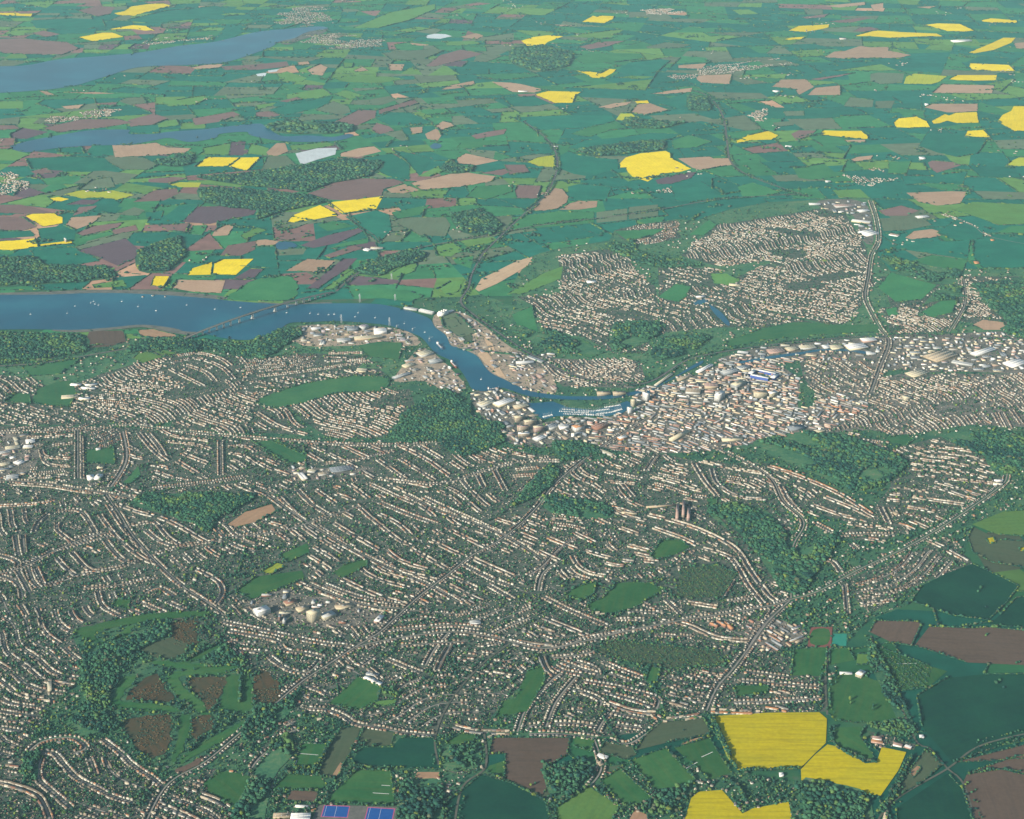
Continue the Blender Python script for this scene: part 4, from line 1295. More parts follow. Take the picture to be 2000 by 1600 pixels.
# farmland: the countryside cut up into fields, as one mosaic where nothing larger was traced
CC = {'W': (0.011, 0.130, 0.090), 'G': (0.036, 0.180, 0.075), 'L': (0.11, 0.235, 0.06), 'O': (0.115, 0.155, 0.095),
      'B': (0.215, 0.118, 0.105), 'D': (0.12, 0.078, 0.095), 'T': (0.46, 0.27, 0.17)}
cells = []
def cut(P, depth):
    P = np.asarray(P)
    c = P.mean(0)
    ar = 0.5 * abs(np.sum(P[:, 0] * np.roll(P[:, 1], -1) - P[:, 1] * np.roll(P[:, 0], -1)))
    ext = np.abs(P[:, 0] - c[0]).max()
    if (abs(c[0]) - ext > 0.34 * P[:, 1].max() + 900): return
    target = 1.15e5 * R.uniform(0.5, 2.4) * (1.0 if c[0] < 0 else 1.5) * (0.75 if c[1] < 16000 else 1.0)
    if ar < target or depth > 22:
        cells.append(P); return
    e = np.roll(P, -1, 0) - P
    k = np.argmax(np.linalg.norm(e, axis=1))
    ang = math.atan2(e[k][1], e[k][0]) + math.pi / 2 + R.normal(0, 0.16)
    n = np.array([-math.sin(ang), math.cos(ang)])
    q = P[k] + e[k] * R.uniform(0.35, 0.65)
    s = (P - q) @ n
    A, B = [], []
    for i in range(len(P)):
        j = (i + 1) % len(P)
        (A if s[i] >= 0 else B).append(P[i])
        if s[i] * s[j] < 0:
            w = P[i] + (P[j] - P[i]) * s[i] / (s[i] - s[j])
            A.append(w); B.append(w)
    for Q in (A, B):
        if len(Q) > 2: cut(np.array(Q), depth + 1)
cut([(-9500, 4600), (9500, 4600), (9500, 31000), (-9500, 31000)], 0)
V, bysize, cols = [], {}, {}
base = 0
HEDGE = []
keys = list(CC)
for P in cells:
    c = P.mean(0)
    m = mask_at(c[:1], c[1:])[0]
    if m >= HULLV and m != FIELDV and m != WOODV and c[1] < 11500: continue
    left = c[0] < -500
    pr = np.array([.38, .28, .12, .15, .05, .02, .012] if left else [.48, .29, .10, .11, .015, .00, .006])
    if left and c[1] < 15500: pr = pr + np.array([-.08, -.06, 0, 0, .10, .03, .03])
    k = keys[R.choice(7, p=pr / pr.sum())]
    col = np.array(CC[k]) * R.uniform(0.88, 1.12) * (1.0 if c[1] > 9000 else 0.55)  # nearer cells darker: haze brightness is painted into the far tints
    V.append(np.c_[P, np.full(len(P), 0.2)])
    bysize.setdefault(len(P), []).append(base + np.arange(len(P)))
    cols.setdefault(len(P), []).append(col)
    base += len(P)
    for i in range(len(P)):
        if R.random() < 0.42: HEDGE.append((P[i], P[(i + 1) % len(P)]))
o = build("farmland", np.concatenate(V), [np.array(bysize[k]) for k in bysize], M_field_far,
          fcol=np.concatenate([np.array(cols[k]) for k in bysize]))
o["kind"] = "structure"

# the fields that were traced one by one
NAME = {'R': 'rapeseed_field', 'r': 'pale_rapeseed_field', 'B': 'ploughed_field', 'D': 'dark_soil_field', 'T': 'dry_soil_field', 'W': 'wheat_field',
        'G': 'grass_field', 'L': 'pasture_field', 'O': 'rough_grass_field', 'P': 'covered_field', 'S': 'bare_sand', 'H': 'heath'}
FH = []
for k, p in fields:
    if k == 'L' and p[:, 1].min() > 1190 and p[:, 0].max() < 500: k = 'G'
    gp = G(p[:, 0], p[:, 1])
    if k == 'H' or p[:, 1].min() > 1190 and p[:, 0].max() < 500 or (k == 'G' and len(p) > 7):
        gp = smooth(gp, 6, True)
        gp += np.stack([5 * np.sin(gp[:, 1] / 13) + R.normal(0, 2.2, len(gp)), 5 * np.cos(gp[:, 0] / 11) + R.normal(0, 2.2, len(gp))], 1)
    my = p[:, 1].mean(); kk = k + 'f' if my < 640 and k + 'f' in CROP else (k + 'm' if my < 1010 and k + 'm' in CROP else k)  # distance picks the copy with haze brightness in its colour
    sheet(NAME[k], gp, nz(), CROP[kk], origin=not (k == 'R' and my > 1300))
    if k not in 'HPS' and not (k == 'R' and p[:, 1].min() > 1380) and not (p[:, 0].max() < 500 and p[:, 1].min() > 1190):
        for i in range(len(gp)):
            if R.random() < (0.72 if p[:, 1].mean() > 650 else 0.68): FH.append((gp[i], gp[(i + 1) % len(gp)]))
for i, (f, p) in enumerate(woods):
    sheet("woodland_floor", smooth(G(p[:, 0], p[:, 1]), 3, True), nz(), M_park if f > 1.25 else M_scrub)
for l in MUD:
    p = pts(l); sheet("mudflat", smooth(G(p[:, 0], p[:, 1]), 4, True), nz(), M_mud)
for k, p in waters.items():
    gp = G(p[:, 0], p[:, 1])
    sheet(k, gp if k == 'wet_dock' else smooth(gp, 4, True), nz(), M_water)

# sports surfaces
def flat(name, s, mat, kind="structure"):
    p = pts(s, False); paint(p, FIELDV); return sheet(name, G(p[:, 0], p[:, 1]), nz(), mat, kind, False)
M_blue = plain_mat("blue court", (0.015, 0.085, 0.30), (0.012, 0.07, 0.26), 0.1)
M_pink = plain_mat("pink court surround", (0.42, 0.10, 0.20), (0.36, 0.08, 0.17), 0.1)
M_teal = plain_mat("teal all weather pitch", (0.025, 0.22, 0.16), (0.02, 0.19, 0.14), 0.05)
M_red = plain_mat("red cinder track", (0.20, 0.075, 0.065), (0.15, 0.06, 0.05), 0.05)
M_line = plain_mat("white line paint", (0.7, 0.7, 0.68), (0.6, 0.6, 0.58), 0.1)
flat("court_apron", "612,1596 622,1573 775,1577 772,1625 606,1625", M_asphalt)
for lab, s1, s2 in (("left blue court with pink surround at the bottom edge", "626,1597 633,1573.5 684,1575.5 679,1599", "628.5,1596 634.5,1575 682,1577 677.5,1597.5"),
                    ("right blue court with pink surround at the bottom edge", "711,1604 718,1577.5 772,1580.5 766,1608", "713.5,1603 719.5,1579 769.5,1582 764.5,1606.5")):
    a = tag(flat("sports_court", s1, M_pink, None), lab, "sports court", "blue courts at the bottom edge")
    p = pts(s2, False); gp = G(p[:, 0], p[:, 1])
    b = sheet("playing_surface", gp, 0, M_blue, None, False)
    b.parent = a; b.location = (b.location.x - a.location.x, b.location.y - a.location.y, 0.05)
    c = gp.mean(0)
    for q in (0.0, 0.5):
        e0, e1 = gp[0] + (gp[3] - gp[0]) * (0.5 if q else 0.08), gp[1] + (gp[2] - gp[1]) * (0.5 if q else 0.08)
        Vr, Fr = ribbon_arrays([e0, e1], 0.8, 0.0, 0)
        ln = build("line", Vr - np.array([a.location.x, a.location.y, 0]), [Fr], M_line, parent=a); ln.location.z = 0.09
tr = tag(flat("running_track", "1577,1264 1583,1226 1626,1225 1623,1266", M_red, None), "red running track round a green infield beside the school", "running track")
p = pts("1583,1258 1588,1232 1619,1231 1616,1259", False)
inf = sheet("infield", smooth(G(p[:, 0], p[:, 1]), 3, True), 0, CROP['G'], None, False)
inf.parent = tr; inf.location = (inf.location.x - tr.location.x, inf.location.y - tr.location.y, 0.06)
tag(flat("hockey_pitch", "1624,1262 1628,1239 1654,1239 1653,1263", M_teal, None), "teal all weather pitch beside the running track", "pitch")
for k, s in enumerate(("589,1452 636,1454", "573,1472 622,1476", "575,1498 580,1486", "728,1550 760,1552", "1370,1480 1392,1470", "1340,1502 1362,1490",
                       "1745,1298 1790,1297", "745,1535 762,1536")):
    p = pts(s, False); gp = G(p[:, 0], p[:, 1])
    Vr, Fr = ribbon_arrays(gp, 2.6, 0, 0); l = build("pitch_line", Vr, [Fr], M_line, loc=(0, 0, nz())); l["kind"] = "structure"

# ------------------------------------------------------------------ roads, railway
roads = []
RC = set()          # 12 m cells taken by roads
def mark(P, w):
    q, _ = resample(P, 6.0)
    for ox in (-w, 0, w):
        for oy in (-w, 0, w):
            for a in np.floor((q + (ox, oy)) / 8.0).astype(int): RC.add((a[0], a[1]))
for l in ROADS.strip().split('\n'):
    h, p = l.split(':'); w, t = h.split()
    P = pts(p, True); P = smooth(G(P[:, 0], P[:, 1]), 6)
    P, _ = resample(P, 25.0)
    if len(P) < 3: continue
    w = float(w)
    roads.append((P, w, t)); mark(P, w / 2 + 3)
    z = nz(0.006)
    nm = {'a': 'dual_carriageway', 'r': 'road', 'l': 'lane', 't': 'railway'}[t]
    Vr, Fr = ribbon_arrays(P, w, z, 0)
    o = build(nm, Vr, [Fr], {'a': M_asphalt, 'r': M_street, 'l': M_lane, 't': M_ballast}[t]); o["kind"] = "structure"
    if t == 'a':
        z = nz(0.006)
        Vr, Fr = ribbon_arrays(P, 5.0, z, 0)
        o = build("central_reservation", Vr, [Fr], M_lane); o["kind"] = "structure"
    if t == 'r' and w > 6.8:
        d = np.gradient(P, axis=0); d /= np.linalg.norm(d, axis=1)[:, None]; n = np.stack([-d[:, 1], d[:, 0]], 1)
        arr, fr, bs = [], [], 0
        for s in (-1, 1):
            Vr, Fr = ribbon_arrays(P + n * s * (w / 2 + 0.9), 1.6, z + 0.04, bs); arr.append(Vr); fr.append(Fr); bs += len(Vr)
        o = build("pavement", np.concatenate(arr), [np.concatenate(fr)], M_pave); o["kind"] = "structure"
    if t == 't':
        arr, fr, bs = [], [], 0
        d = np.gradient(P, axis=0); d /= np.linalg.norm(d, axis=1)[:, None]; n = np.stack([-d[:, 1], d[:, 0]], 1)
        for s in (-3.2, -1.8, 1.8, 3.2):
            Vr, Fr = ribbon_arrays(P + n * s, 0.3, z + 0.2, bs); arr.append(Vr); fr.append(Fr); bs += len(Vr)
        o = build("rails", np.concatenate(arr), [np.concatenate(fr)], M_steel); o["kind"] = "structure"

# ------------------------------------------------------------------ houses
ROOFS = {'red tiled': (0.18, 0.095, 0.068), 'brown tiled': (0.14, 0.112, 0.085), 'grey slate': (0.13, 0.135, 0.135), 'orange tiled': (0.31, 0.15, 0.075),
         'pale roofed': (0.36, 0.315, 0.235), 'dark roofed': (0.07, 0.07, 0.066)}
RN = list(ROOFS); RCOL = np.array([ROOFS[k] for k in RN]); RP = np.array([.14, .36, .20, .05, .16, .09])
WALLS = np.array([(0.56, 0.54, 0.48), (0.34, 0.30, 0.245), (0.23, 0.175, 0.14), (0.45, 0.425, 0.365), (0.29, 0.265, 0.225)])
WP = np.array([.22, .22, .22, .18, .16])
H = []              # x, y, angle, length, depth, eaves, ridge, roof index, wall index
OCC = set()         # 8 m cells taken by houses
STREETED = set()    # 30 m cells near a traced street
street_V, street_F, sb, sn = [], [], 0, 0

def add_street(P, w=6.5):
    global sb, sn
    if len(P) < 2: return
    Vr, Fr = ribbon_arrays(P, w, 1.15 + 0.004 * (sn % 200), sb)
    street_V.append(Vr); street_F.append(Fr); sb += len(Vr); sn += 1

def ok_cell(x, y, s=8.0):
    return (int(math.floor(x / s)), int(math.floor(y / s)))

def put_house(x, y, a, L, W, terr=False, roof_p=RP):
    H.append((x, y, a, L, W, R.uniform(4.8, 5.8) if not terr else 5.6, R.uniform(2.6, 3.8), R.choice(6, p=roof_p), R.choice(5, p=WP)))
    ca, sa = math.cos(a), math.sin(a)
    for u in np.arange(-L / 2, L / 2 + 1, 6):
        for v in (-W / 2, 0, W / 2):
            OCC.add(ok_cell(x + u * ca - v * sa, y + u * sa + v * ca))

def both_sides(P, step, prob, setback=13.0, terr=0.0, avoid=False, rp=RP):
    q, d = resample(P, step)
    if len(q) < 2: return
    ang = np.arctan2(d[:, 1], d[:, 0])
    n = np.stack([-d[:, 1], d[:, 0]], 1)
    tr = R.random() < terr
    sbk = setback * (0.82 if tr else 1.0) * R.uniform(0.92, 1.1)
    for s in (-1, 1):
        rp2 = rp
        if R.random() < 0.5:                      # a street built at one time has one roof
            rp2 = np.full(6, 0.05); rp2[R.choice(6, p=rp)] += 0.7; rp2 /= rp2.sum()
        pos = q + n * s * sbk
        m = mask_at(pos[:, 0], pos[:, 1])
        for i in range(len(pos)):
            if R.random() > prob or m[i] in (FIELDV, WATERV) or (m[i] == WOODV and R.random() < 0.75): continue
            x, y = pos[i] + R.normal(0, 0.5, 2)
            if ok_cell(x, y) in OCC or ok_cell(x, y) in RC: continue
            if avoid and ok_cell(x, y, 30.0) in STREETED: continue
            L = step * (1.0 if tr else R.uniform(0.55, 0.8)); W = R.uniform(6.8, 8.6)
            a = ang[i] + R.normal(0, 0.02)
            if not tr and R.random() < 0.12: a += math.pi / 2; L *= 0.8
            put_house(x, y, a, L, W, tr, rp2)

for P, w, t in roads:
    if t == 'r':
        m = mask_at(P[:, 0], P[:, 1])
        both_sides(P, 17.0, 0.8, w / 2 + 13)
for l in STREETS.strip().split('\n'):
    p = pts(l); P = smooth(G(p[:, 0], p[:, 1]), 6)
    P, _ = resample(P, 12.0)
    if len(P) < 2: continue
    add_street(P, 7.5)
    mark(P, 3.0)
    for a in P:
        for ox in (-30, 0, 30):
            for oy in (-30, 0, 30): STREETED.add(ok_cell(a[0] + ox, a[1] + oy, 30.0))
    far = p[:, 1].mean() < 950
    both_sides(P, 17.0 if not far else 14.0, 0.95, 14.0, 0.8 if p[:, 1].mean() < 1120 else 0.3)
for zi, (dpx, sp, pr, p) in enumerate(zones):
    gp = G(p[:, 0], p[:, 1]); c = p.mean(0)
    d = np.diff(G([c[0] - dpx[0], c[0] + dpx[0]], [c[1] - dpx[1], c[1] + dpx[1]]), axis=0)[0]; d /= np.linalg.norm(d)
    n = np.array([-d[1], d[0]]); o0 = gp.mean(0)
    s_, t_ = (gp - o0) @ d, (gp - o0) @ n
    far = c[1] < 900
    if not far: sp *= 1.0
    t = t_.min() + sp / 2
    f1, f2, a1, a2 = R.uniform(500, 1100), R.uniform(250, 500), R.uniform(20, 60), R.uniform(6, 18)
    ph = R.uniform(0, 6.3, 3)
    far = c[1] < 900
    rp = RP.copy()
    if zi == 33: rp = np.array([.5, .1, .05, .3, .05, .0])
    while t < t_.max():
        ss = np.arange(s_.min(), s_.max(), 12.0)
        off = a1 * np.sin(ss / f1 * 6.3 + ph[0]) + a2 * np.sin(ss / f2 * 6.3 + ph[1] + t / 400)
        Pl = o0 + ss[:, None] * d + (t + off)[:, None] * n
        wx = (70 if c[1] < 430 else 28) * np.sin(Pl[:, 0] / 95 + Pl[:, 1] / 140); wy = (150 if c[1] < 430 else 40) * np.cos(Pl[:, 0] / 120 - Pl[:, 1] / 80)
        okm = (mask_at(Pl[:, 0] + wx, Pl[:, 1] + wy) == ZONEV + zi) & (mask_at(Pl[:, 0], Pl[:, 1]) != FIELDV)
        okm &= np.sin(Pl[:, 0] / 210 + 2 * np.sin(Pl[:, 1] / 330)) * np.cos(Pl[:, 1] / 180 + ph[2]) > (-.45 if c[1] < 430 else -.8)
        okm &= np.array([ok_cell(a[0], a[1], 30.0) not in STREETED for a in Pl], bool)
        # runs
        i = 0
        while i < len(ss):
            if not okm[i]: i += 1; continue
            j = i
            mx = int(R.uniform(14, 44))
            while j < len(ss) and okm[j] and j - i < mx: j += 1
            if j - i >= 3:
                add_street(Pl[i:j], 6.0); mark(Pl[i:j], 2.0)
                both_sides(Pl[i:j], 12.5 if far else R.choice([13.5, 16.0, 18.0]), pr * R.choice([.6, .9, 1.0, 1.05]), 12.5, 0.85 if c[1] < 1080 else 0.4, True, rp)
            i = j + int(R.integers(1, 3))
        t += sp * R.uniform(0.88, 1.14)
# farms and hamlets across the countryside, and lone houses among trees in the town
for k in range(120):
    y = R.uniform(9500, 26500); x = R.uniform(-0.32, 0.32) * y
    if mask_at([x], [y])[0] != 0: continue
    for q in range(int(R.integers(2, 9))):
        put_house(x + R.normal(0, 70), y + R.normal(0, 70), R.uniform(0, 3.1), R.uniform(12, 30), R.uniform(8, 14), False, np.array([.28, .2, .2, .1, .12, .1]))
for k in range(7000):
    px, py = R.uniform(0, 2000), (R.uniform(660, 1620) if k < 2600 else R.uniform(430, 760))
    if py < 660 and px < 980: continue
    if k >= 2600 and math.sin(px / 37) * math.cos(py / 21) < .1: continue
    x, y = G(px, py)
    if mask_at([x], [y])[0] != HULLV or ok_cell(x, y) in OCC or ok_cell(x, y) in RC: continue
    put_house(x, y, R.uniform(0, 3.1), R.uniform(10, 18), R.uniform(8, 11))
SH = []
for k in range(44000):
    px, py = R.uniform(-40, 2040), 560 + 1080 * R.random() ** 0.8
    x, y = G(px, py); mm = mask_at([x], [y])[0]
    if not (mm >= ZONEV or (mm == DENSEV) or (mm == HULLV and R.random() < .25)) or ok_cell(x, y) in OCC or ok_cell(x, y) in RC: continue
    SH.append((x, y, R.uniform(0, 3.1), R.uniform(3.5, 9), R.uniform(2.5, 5), R.uniform(2.2, 3.2), R.uniform(.2, 1.2), R.choice(6, p=[.10, .25, .26, .02, .25, .12]), R.choice(5, p=[.1, .2, .3, .1, .3])))
o = build("street", np.concatenate(street_V), [np.concatenate(street_F)], M_street, loc=(0, 0, 0)); o["kind"] = "structure"

H = np.array(H)
HT = np.array([(-.5, -.5, 0), (.5, -.5, 0), (.5, .5, 0), (-.5, .5, 0), (-.5, -.5, 1), (.5, -.5, 1), (.5, .5, 1), (-.5, .5, 1), (-.5, 0, 2), (.5, 0, 2)], float)
HQ = np.array([(0, 1, 5, 4), (2, 3, 7, 6), (1, 2, 6, 5), (3, 0, 4, 7)]); HG = np.array([(5, 6, 9), (7, 4, 8)]); HR = np.array([(4, 5, 9, 8), (6, 7, 8, 9)])
def house_arrays(H, z0=0.0):
    n = len(H)
    T = np.repeat(HT[None], n, 0)
    V = np.empty_like(T)
    lx, ly = T[:, :, 0] * H[:, 3:4], T[:, :, 1] * H[:, 4:5]
    ca, sa = np.cos(H[:, 2:3]), np.sin(H[:, 2:3])
    V[:, :, 0] = H[:, 0:1] + lx * ca - ly * sa
    V[:, :, 1] = H[:, 1:2] + lx * sa + ly * ca
    V[:, :, 2] = np.where(T[:, :, 2] > 1.5, H[:, 5:6] + H[:, 6:7], np.where(T[:, :, 2] > .5, H[:, 5:6], 0)) + z0
    b = (10 * np.arange(n))[:, None, None]
    q = np.concatenate([(HQ + b).reshape(-1, 4), (HR + b).reshape(-1, 4)]); g3 = (HG + b).reshape(-1, 3)
    wc = WALLS[H[:, 8].astype(int)] * R.uniform(0.85, 1.12, (n, 1)); rc = RCOL[H[:, 7].astype(int)] * R.uniform(0.78, 1.25, (n, 1))
    col = np.concatenate([np.repeat(wc, 4, 0), np.repeat(rc, 2, 0), np.repeat(wc, 2, 0)])
    return V.reshape(-1, 3), [q, g3], col

GZ = 0.8            # level of the town's ground sheets
hpx, hpy = PX(H[:, 0], H[:, 1])
vis = (hpx > 6) & (hpx < 1994) & (hpy > 20) & (hpy < 1592)
size = np.where(vis, 1.0 / np.hypot(H[:, 0], H[:, 1]) * H[:, 3], 0)
order = np.argsort(-size)
near = order[:300]; rest = order[300:]
V, F, col = house_arrays(H[rest])
V[:, 2] += GZ
o = tag(build("houses", V, F, M_house, fcol=col), "thousands of small houses in rows across the town", "houses", None, "stuff")

V, F, col = house_arrays(np.array(SH)); V[:, 2] += GZ
tag(build("outbuildings", V, F, M_house, fcol=col), "countless sheds, garages and back extensions behind the houses", "outbuildings", None, "stuff")

LAND = [(590, 1592, "the white sports hall"), (700, 1590, "the blue courts"), (1500, 1450, "the big yellow field"), (295, 1350, "the round heath patch"),
        (1030, 1490, "the brown field"), (1600, 1245, "the running track"), (610, 1190, "the hospital tower"), (1680, 1318, "the white school block"),
        (590, 1478, "the lined pitch"), (445, 1545, "the green meadow at the bottom"), (780, 1470, "the teal wheat field"), (1400, 1575, "the bottom yellow field"),
        (60, 1500, "the dark wood"), (700, 1350, "the school playing field"), (1015, 1355, "the long green by the estate"), (330, 1545, "the long straight road"),
        (1700, 1442, "the farm lane"), (1875, 1540, "the bottom crossroads"), (1900, 1260, "the long brown field"), (1300, 1500, "the hedged meadows"),
        (1495, 737, "the football stadium"), (1130, 798, "the wet dock"), (720, 655, "the long cream warehouse"), (1660, 676, "the large riverside shed"),
        (1830, 695, "the tan roofed works"), (1690, 452, "the huge white warehouse"), (1490, 765, "the cream office block"), (1000, 700, "the reclaimed ground"),
        (840, 710, "the striped warehouse"), (30, 890, "the white factory roofs"), (600, 925, "the railway yard"), (1160, 828, "the waterfront"),
        (1350, 850, "the town centre"), (1230, 780, "the cream tower"), (1650, 900, "the park wood")]
LG = G([l[0] for l in LAND], [l[1] for l in LAND])
ORD = {1: 'nearest', 2: 'second nearest', 3: 'third nearest'}
def ordw(n):
    if n in ORD: return ORD[n]
    return "%d%s nearest" % (n, 'th' if 10 <= n % 100 <= 20 else {1: 'st', 2: 'nd', 3: 'rd'}.get(n % 10, 'th'))
def label_by_landmark(xy, kinds, noun):
    D = np.linalg.norm(xy[:, None] - LG[None], axis=2); li = D.argmin(1)
    buckets = {}
    for i in range(len(xy)): buckets.setdefault((kinds[i], li[i]), []).append(i)
    out = [None] * len(xy)
    for (k, l), ix in buckets.items():
        for r, i in enumerate(sorted(ix, key=lambda i: D[i, l])):
            out[i] = "%s %s, %s to %s" % (k, noun, ordw(r + 1), LAND[l][2]) if r else "%s %s nearest to %s" % (k, noun, LAND[l][2])
    return out

def mat_plain_col(name, col, k=0.82):
    return plain_mat(name, tuple(col), tuple(np.array(col) * k), 0.5)
roof_m = [mat_plain_col("roof " + n, RCOL[i]) for i, n in enumerate(RN)]
wall_m = [mat_plain_col("house wall %d" % i, WALLS[i]) for i in range(5)]
wm_, rm_ = {}, {}
hl = label_by_landmark(H[near][:, :2], [RN[int(h[7])] for h in H[near]], "house")
WN = ["white", "tan", "brick", "cream", "buff"]
for h, lab in zip(H[near], hl):
    ri, wi = int(h[7]), int(h[8])
    if wi not in wm_:
        T = HT.copy(); T[:, 2] = np.where(HT[:, 2] > 1.5, 8.5, np.where(HT[:, 2] > .5, 5.2, 0)); T[:, 0] *= 13; T[:, 1] *= 8
        ob = build("house", T, [HQ, HG], wall_m[wi])
        wm_[wi] = ob.data; ob.data.use_fake_user = True; bpy.data.objects.remove(ob)
    if ri not in rm_:
        e = 0.5
        T = np.array([(-6.5 - e, -4 - e, 4.9), (6.5 + e, -4 - e, 4.9), (6.5 + e, 4 + e, 4.9), (-6.5 - e, 4 + e, 4.9), (-6.5 - e, 0, 8.75), (6.5 + e, 0, 8.75),
                      (-6.5 - e, -4 - e, 4.6), (6.5 + e, -4 - e, 4.6), (6.5 + e, 4 + e, 4.6), (-6.5 - e, 4 + e, 4.6)])
        ob = build("roof", T, [[(0, 1, 5, 4), (2, 3, 4, 5), (6, 7, 1, 0), (8, 9, 3, 2)]], roof_m[ri])
        rm_[ri] = ob.data; ob.data.use_fake_user = True; bpy.data.objects.remove(ob)
    o = obj("house", wm_[wi]); o.location = (h[0], h[1], GZ); o.rotation_euler = (0, 0, h[2]); o.scale = (h[3] / 13, h[4] / 8, h[5] / 5.2)
    tag(o, lab, "house", "small houses along the streets near the camera")
    obj("roof", rm_[ri], o)
print("houses", len(H))

# ------------------------------------------------------------------ larger buildings
BC = {'cream': (0.50, 0.45, 0.32), 'white': (0.70, 0.69, 0.66), 'pale': (0.40, 0.41, 0.40), 'slate': (0.18, 0.205, 0.23), 'tan': (0.38, 0.31, 0.22), 'pink': (0.38, 0.26, 0.22),
      'mauve': (0.30, 0.26, 0.28), 'brick': (0.25, 0.135, 0.10), 'orange': (0.44, 0.22, 0.11), 'grey': (0.25, 0.25, 0.24)}
bm_ = {k: plain_mat("building " + k, v, tuple(np.array(v) * 0.84), 0.08) for k, v in BC.items()}
M_glass = plain_mat("window bands", (0.05, 0.07, 0.09), (0.035, 0.05, 0.065), 0.3, 0.2, 0.5)
M_light = plain_mat("rooflight", (0.62, 0.66, 0.66), (0.5, 0.55, 0.56), 0.3, 0.4, 0.4)
BOX = np.array([(-.5, -.5, 0), (.5, -.5, 0), (.5, .5, 0), (-.5, .5, 0), (-.5, -.5, 1), (.5, -.5, 1), (.5, .5, 1), (-.5, .5, 1)], float)
BQ = np.array([(0, 1, 5, 4), (1, 2, 6, 5), (2, 3, 7, 6), (3, 0, 4, 7), (4, 5, 6, 7), (3, 2, 1, 0)])
def box(c, s):
    return BOX * np.array(s, float) + np.array(c, float)
def boxes(name, L, mat, parent=None, loc=None):
    V = np.concatenate([box(*b) for b in L]); F = np.concatenate([BQ + 8 * i for i in range(len(L))])
    return build(name, V, [F], mat, parent=parent, loc=loc)

FLATS = ('office_block', 'apartment_block', 'tower_block', 'hospital_tower', 'hospital_block', 'silo_block', 'theatre', 'waterfront_hall', 'shopping_hall', 'water_tower', 'hospital_building', 'school')
def occupy(x, y, a, L, W):
    ca, sa = math.cos(a), math.sin(a)
    for u in np.arange(-L / 2 - 3, L / 2 + 4, 6):
        for v in np.arange(-W / 2 - 3, W / 2 + 4, 6):
            OCC.add(ok_cell(x + u * ca - v * sa, y + u * sa + v * ca))

def building(x, y, a, L, W, h, roofc, wallc, kind, label, group=None, cat=None, z0=None):
    t = obj(kind, None); t.empty_display_size = 5
    t.location = (x, y, GZ if z0 is None else z0); t.rotation_euler = (0, 0, a)
    tag(t, label, cat or kind.replace('_', ' '), group)
    boxes("wall", [((0, 0, 0), (L, W, h))], bm_[wallc], t)
    if kind in FLATS:
        p = 0.6
        boxes("roof", [((0, 0, h - 0.2), (L + 0.6, W + 0.6, 0.8))], bm_[roofc], t)
        boxes("roof_plant", [((L * R.uniform(-.2, .2), W * R.uniform(-.1, .1), h + 0.55), (min(L * .3, 14), min(W * .35, 9), 2.8))], bm_['grey'], t)
        if h > 14 and kind != 'silo_block':
            n = int(h // 3.4)
            boxes("window_band", [((0, 0, 1.3 + i * 3.4), (L + 0.24, W * 0.92, 1.3)) for i in range(n)] + [((0, 0, 1.3 + i * 3.4), (L * 0.94, W + 0.24, 1.3)) for i in range(n)], M_glass, t)
        elif kind == 'silo_block':
            V, F = [], []
            for i in range(3):
                for j in range(2):
                    k = np.arange(12) / 12 * 2 * math.pi; r = W * 0.2; cx, cy = (i - 1) * L * .33, (j - .5) * W * .5; b = 24 * (3 * j + i)
                    V += [np.c_[cx + r * np.cos(k), cy + r * np.sin(k), np.full(12, h + .5)], np.c_[cx + r * np.cos(k), cy + r * np.sin(k), np.full(12, h + 8)]]
                    F += [[b + q, b + (q + 1) % 12, b + 12 + (q + 1) % 12, b + 12 + q] for q in range(12)] + [[b + 12, b + 15, b + 18, b + 21]]
            build("silo", np.concatenate(V), [np.array(F)], bm_[wallc], parent=t)
    else:                                           # shallow gables, one to three spans
        ns = 1 if W < 26 else (2 if W < 56 else 3)
        sw = W / ns; rise = sw * 0.13
        V, Q, T3 = [], [], []
        for i in range(ns):
            y0 = -W / 2 + i * sw; b = 6 * i; e = 0.5 if ns == 1 else 0
            V += [(-L / 2 - .5, y0 - e, h), (L / 2 + .5, y0 - e, h), (L / 2 + .5, y0 + sw + e, h), (-L / 2 - .5, y0 + sw + e, h), (-L / 2 - .5, y0 + sw / 2, h + rise), (L / 2 + .5, y0 + sw / 2, h + rise)]
            Q += [(b, b + 1, b + 5, b + 4), (b + 2, b + 3, b + 4, b + 5)]; T3 += [(b + 1, b + 2, b + 5), (b + 3, b, b + 4)]
        build("roof", V, [Q, T3], bm_[roofc], parent=t)
        if L > 50:
            sl = []
            k = int(L // 16)
            for i in range(k):
                for s in (-1, 1):
                    for q in range(ns):
                        yy = -W / 2 + (q + .5) * sw + s * sw * .25
                        sl.append(((-L / 2 + (i + .5) * L / k, yy, h + rise * .5 - .25), (1.6, sw * .3, .55)))
            boxes("rooflight", sl, M_light, t)
    occupy(x, y, a, L, W)
    return t

for l in BUILDINGS.strip().split('\n'):
    e, wh, rc, wc, kind, label = l.split('|')
    P = pts(e, False); w, h = [float(v) for v in wh.split()]
    q = G(P[:, 0], P[:, 1], h)
    c = q.mean(0); d = q[1] - q[0]
    building(c[0], c[1], math.atan2(d[1], d[0]), max(float(np.linalg.norm(d)), w * 0.8), w, h, rc, wc, kind, label)

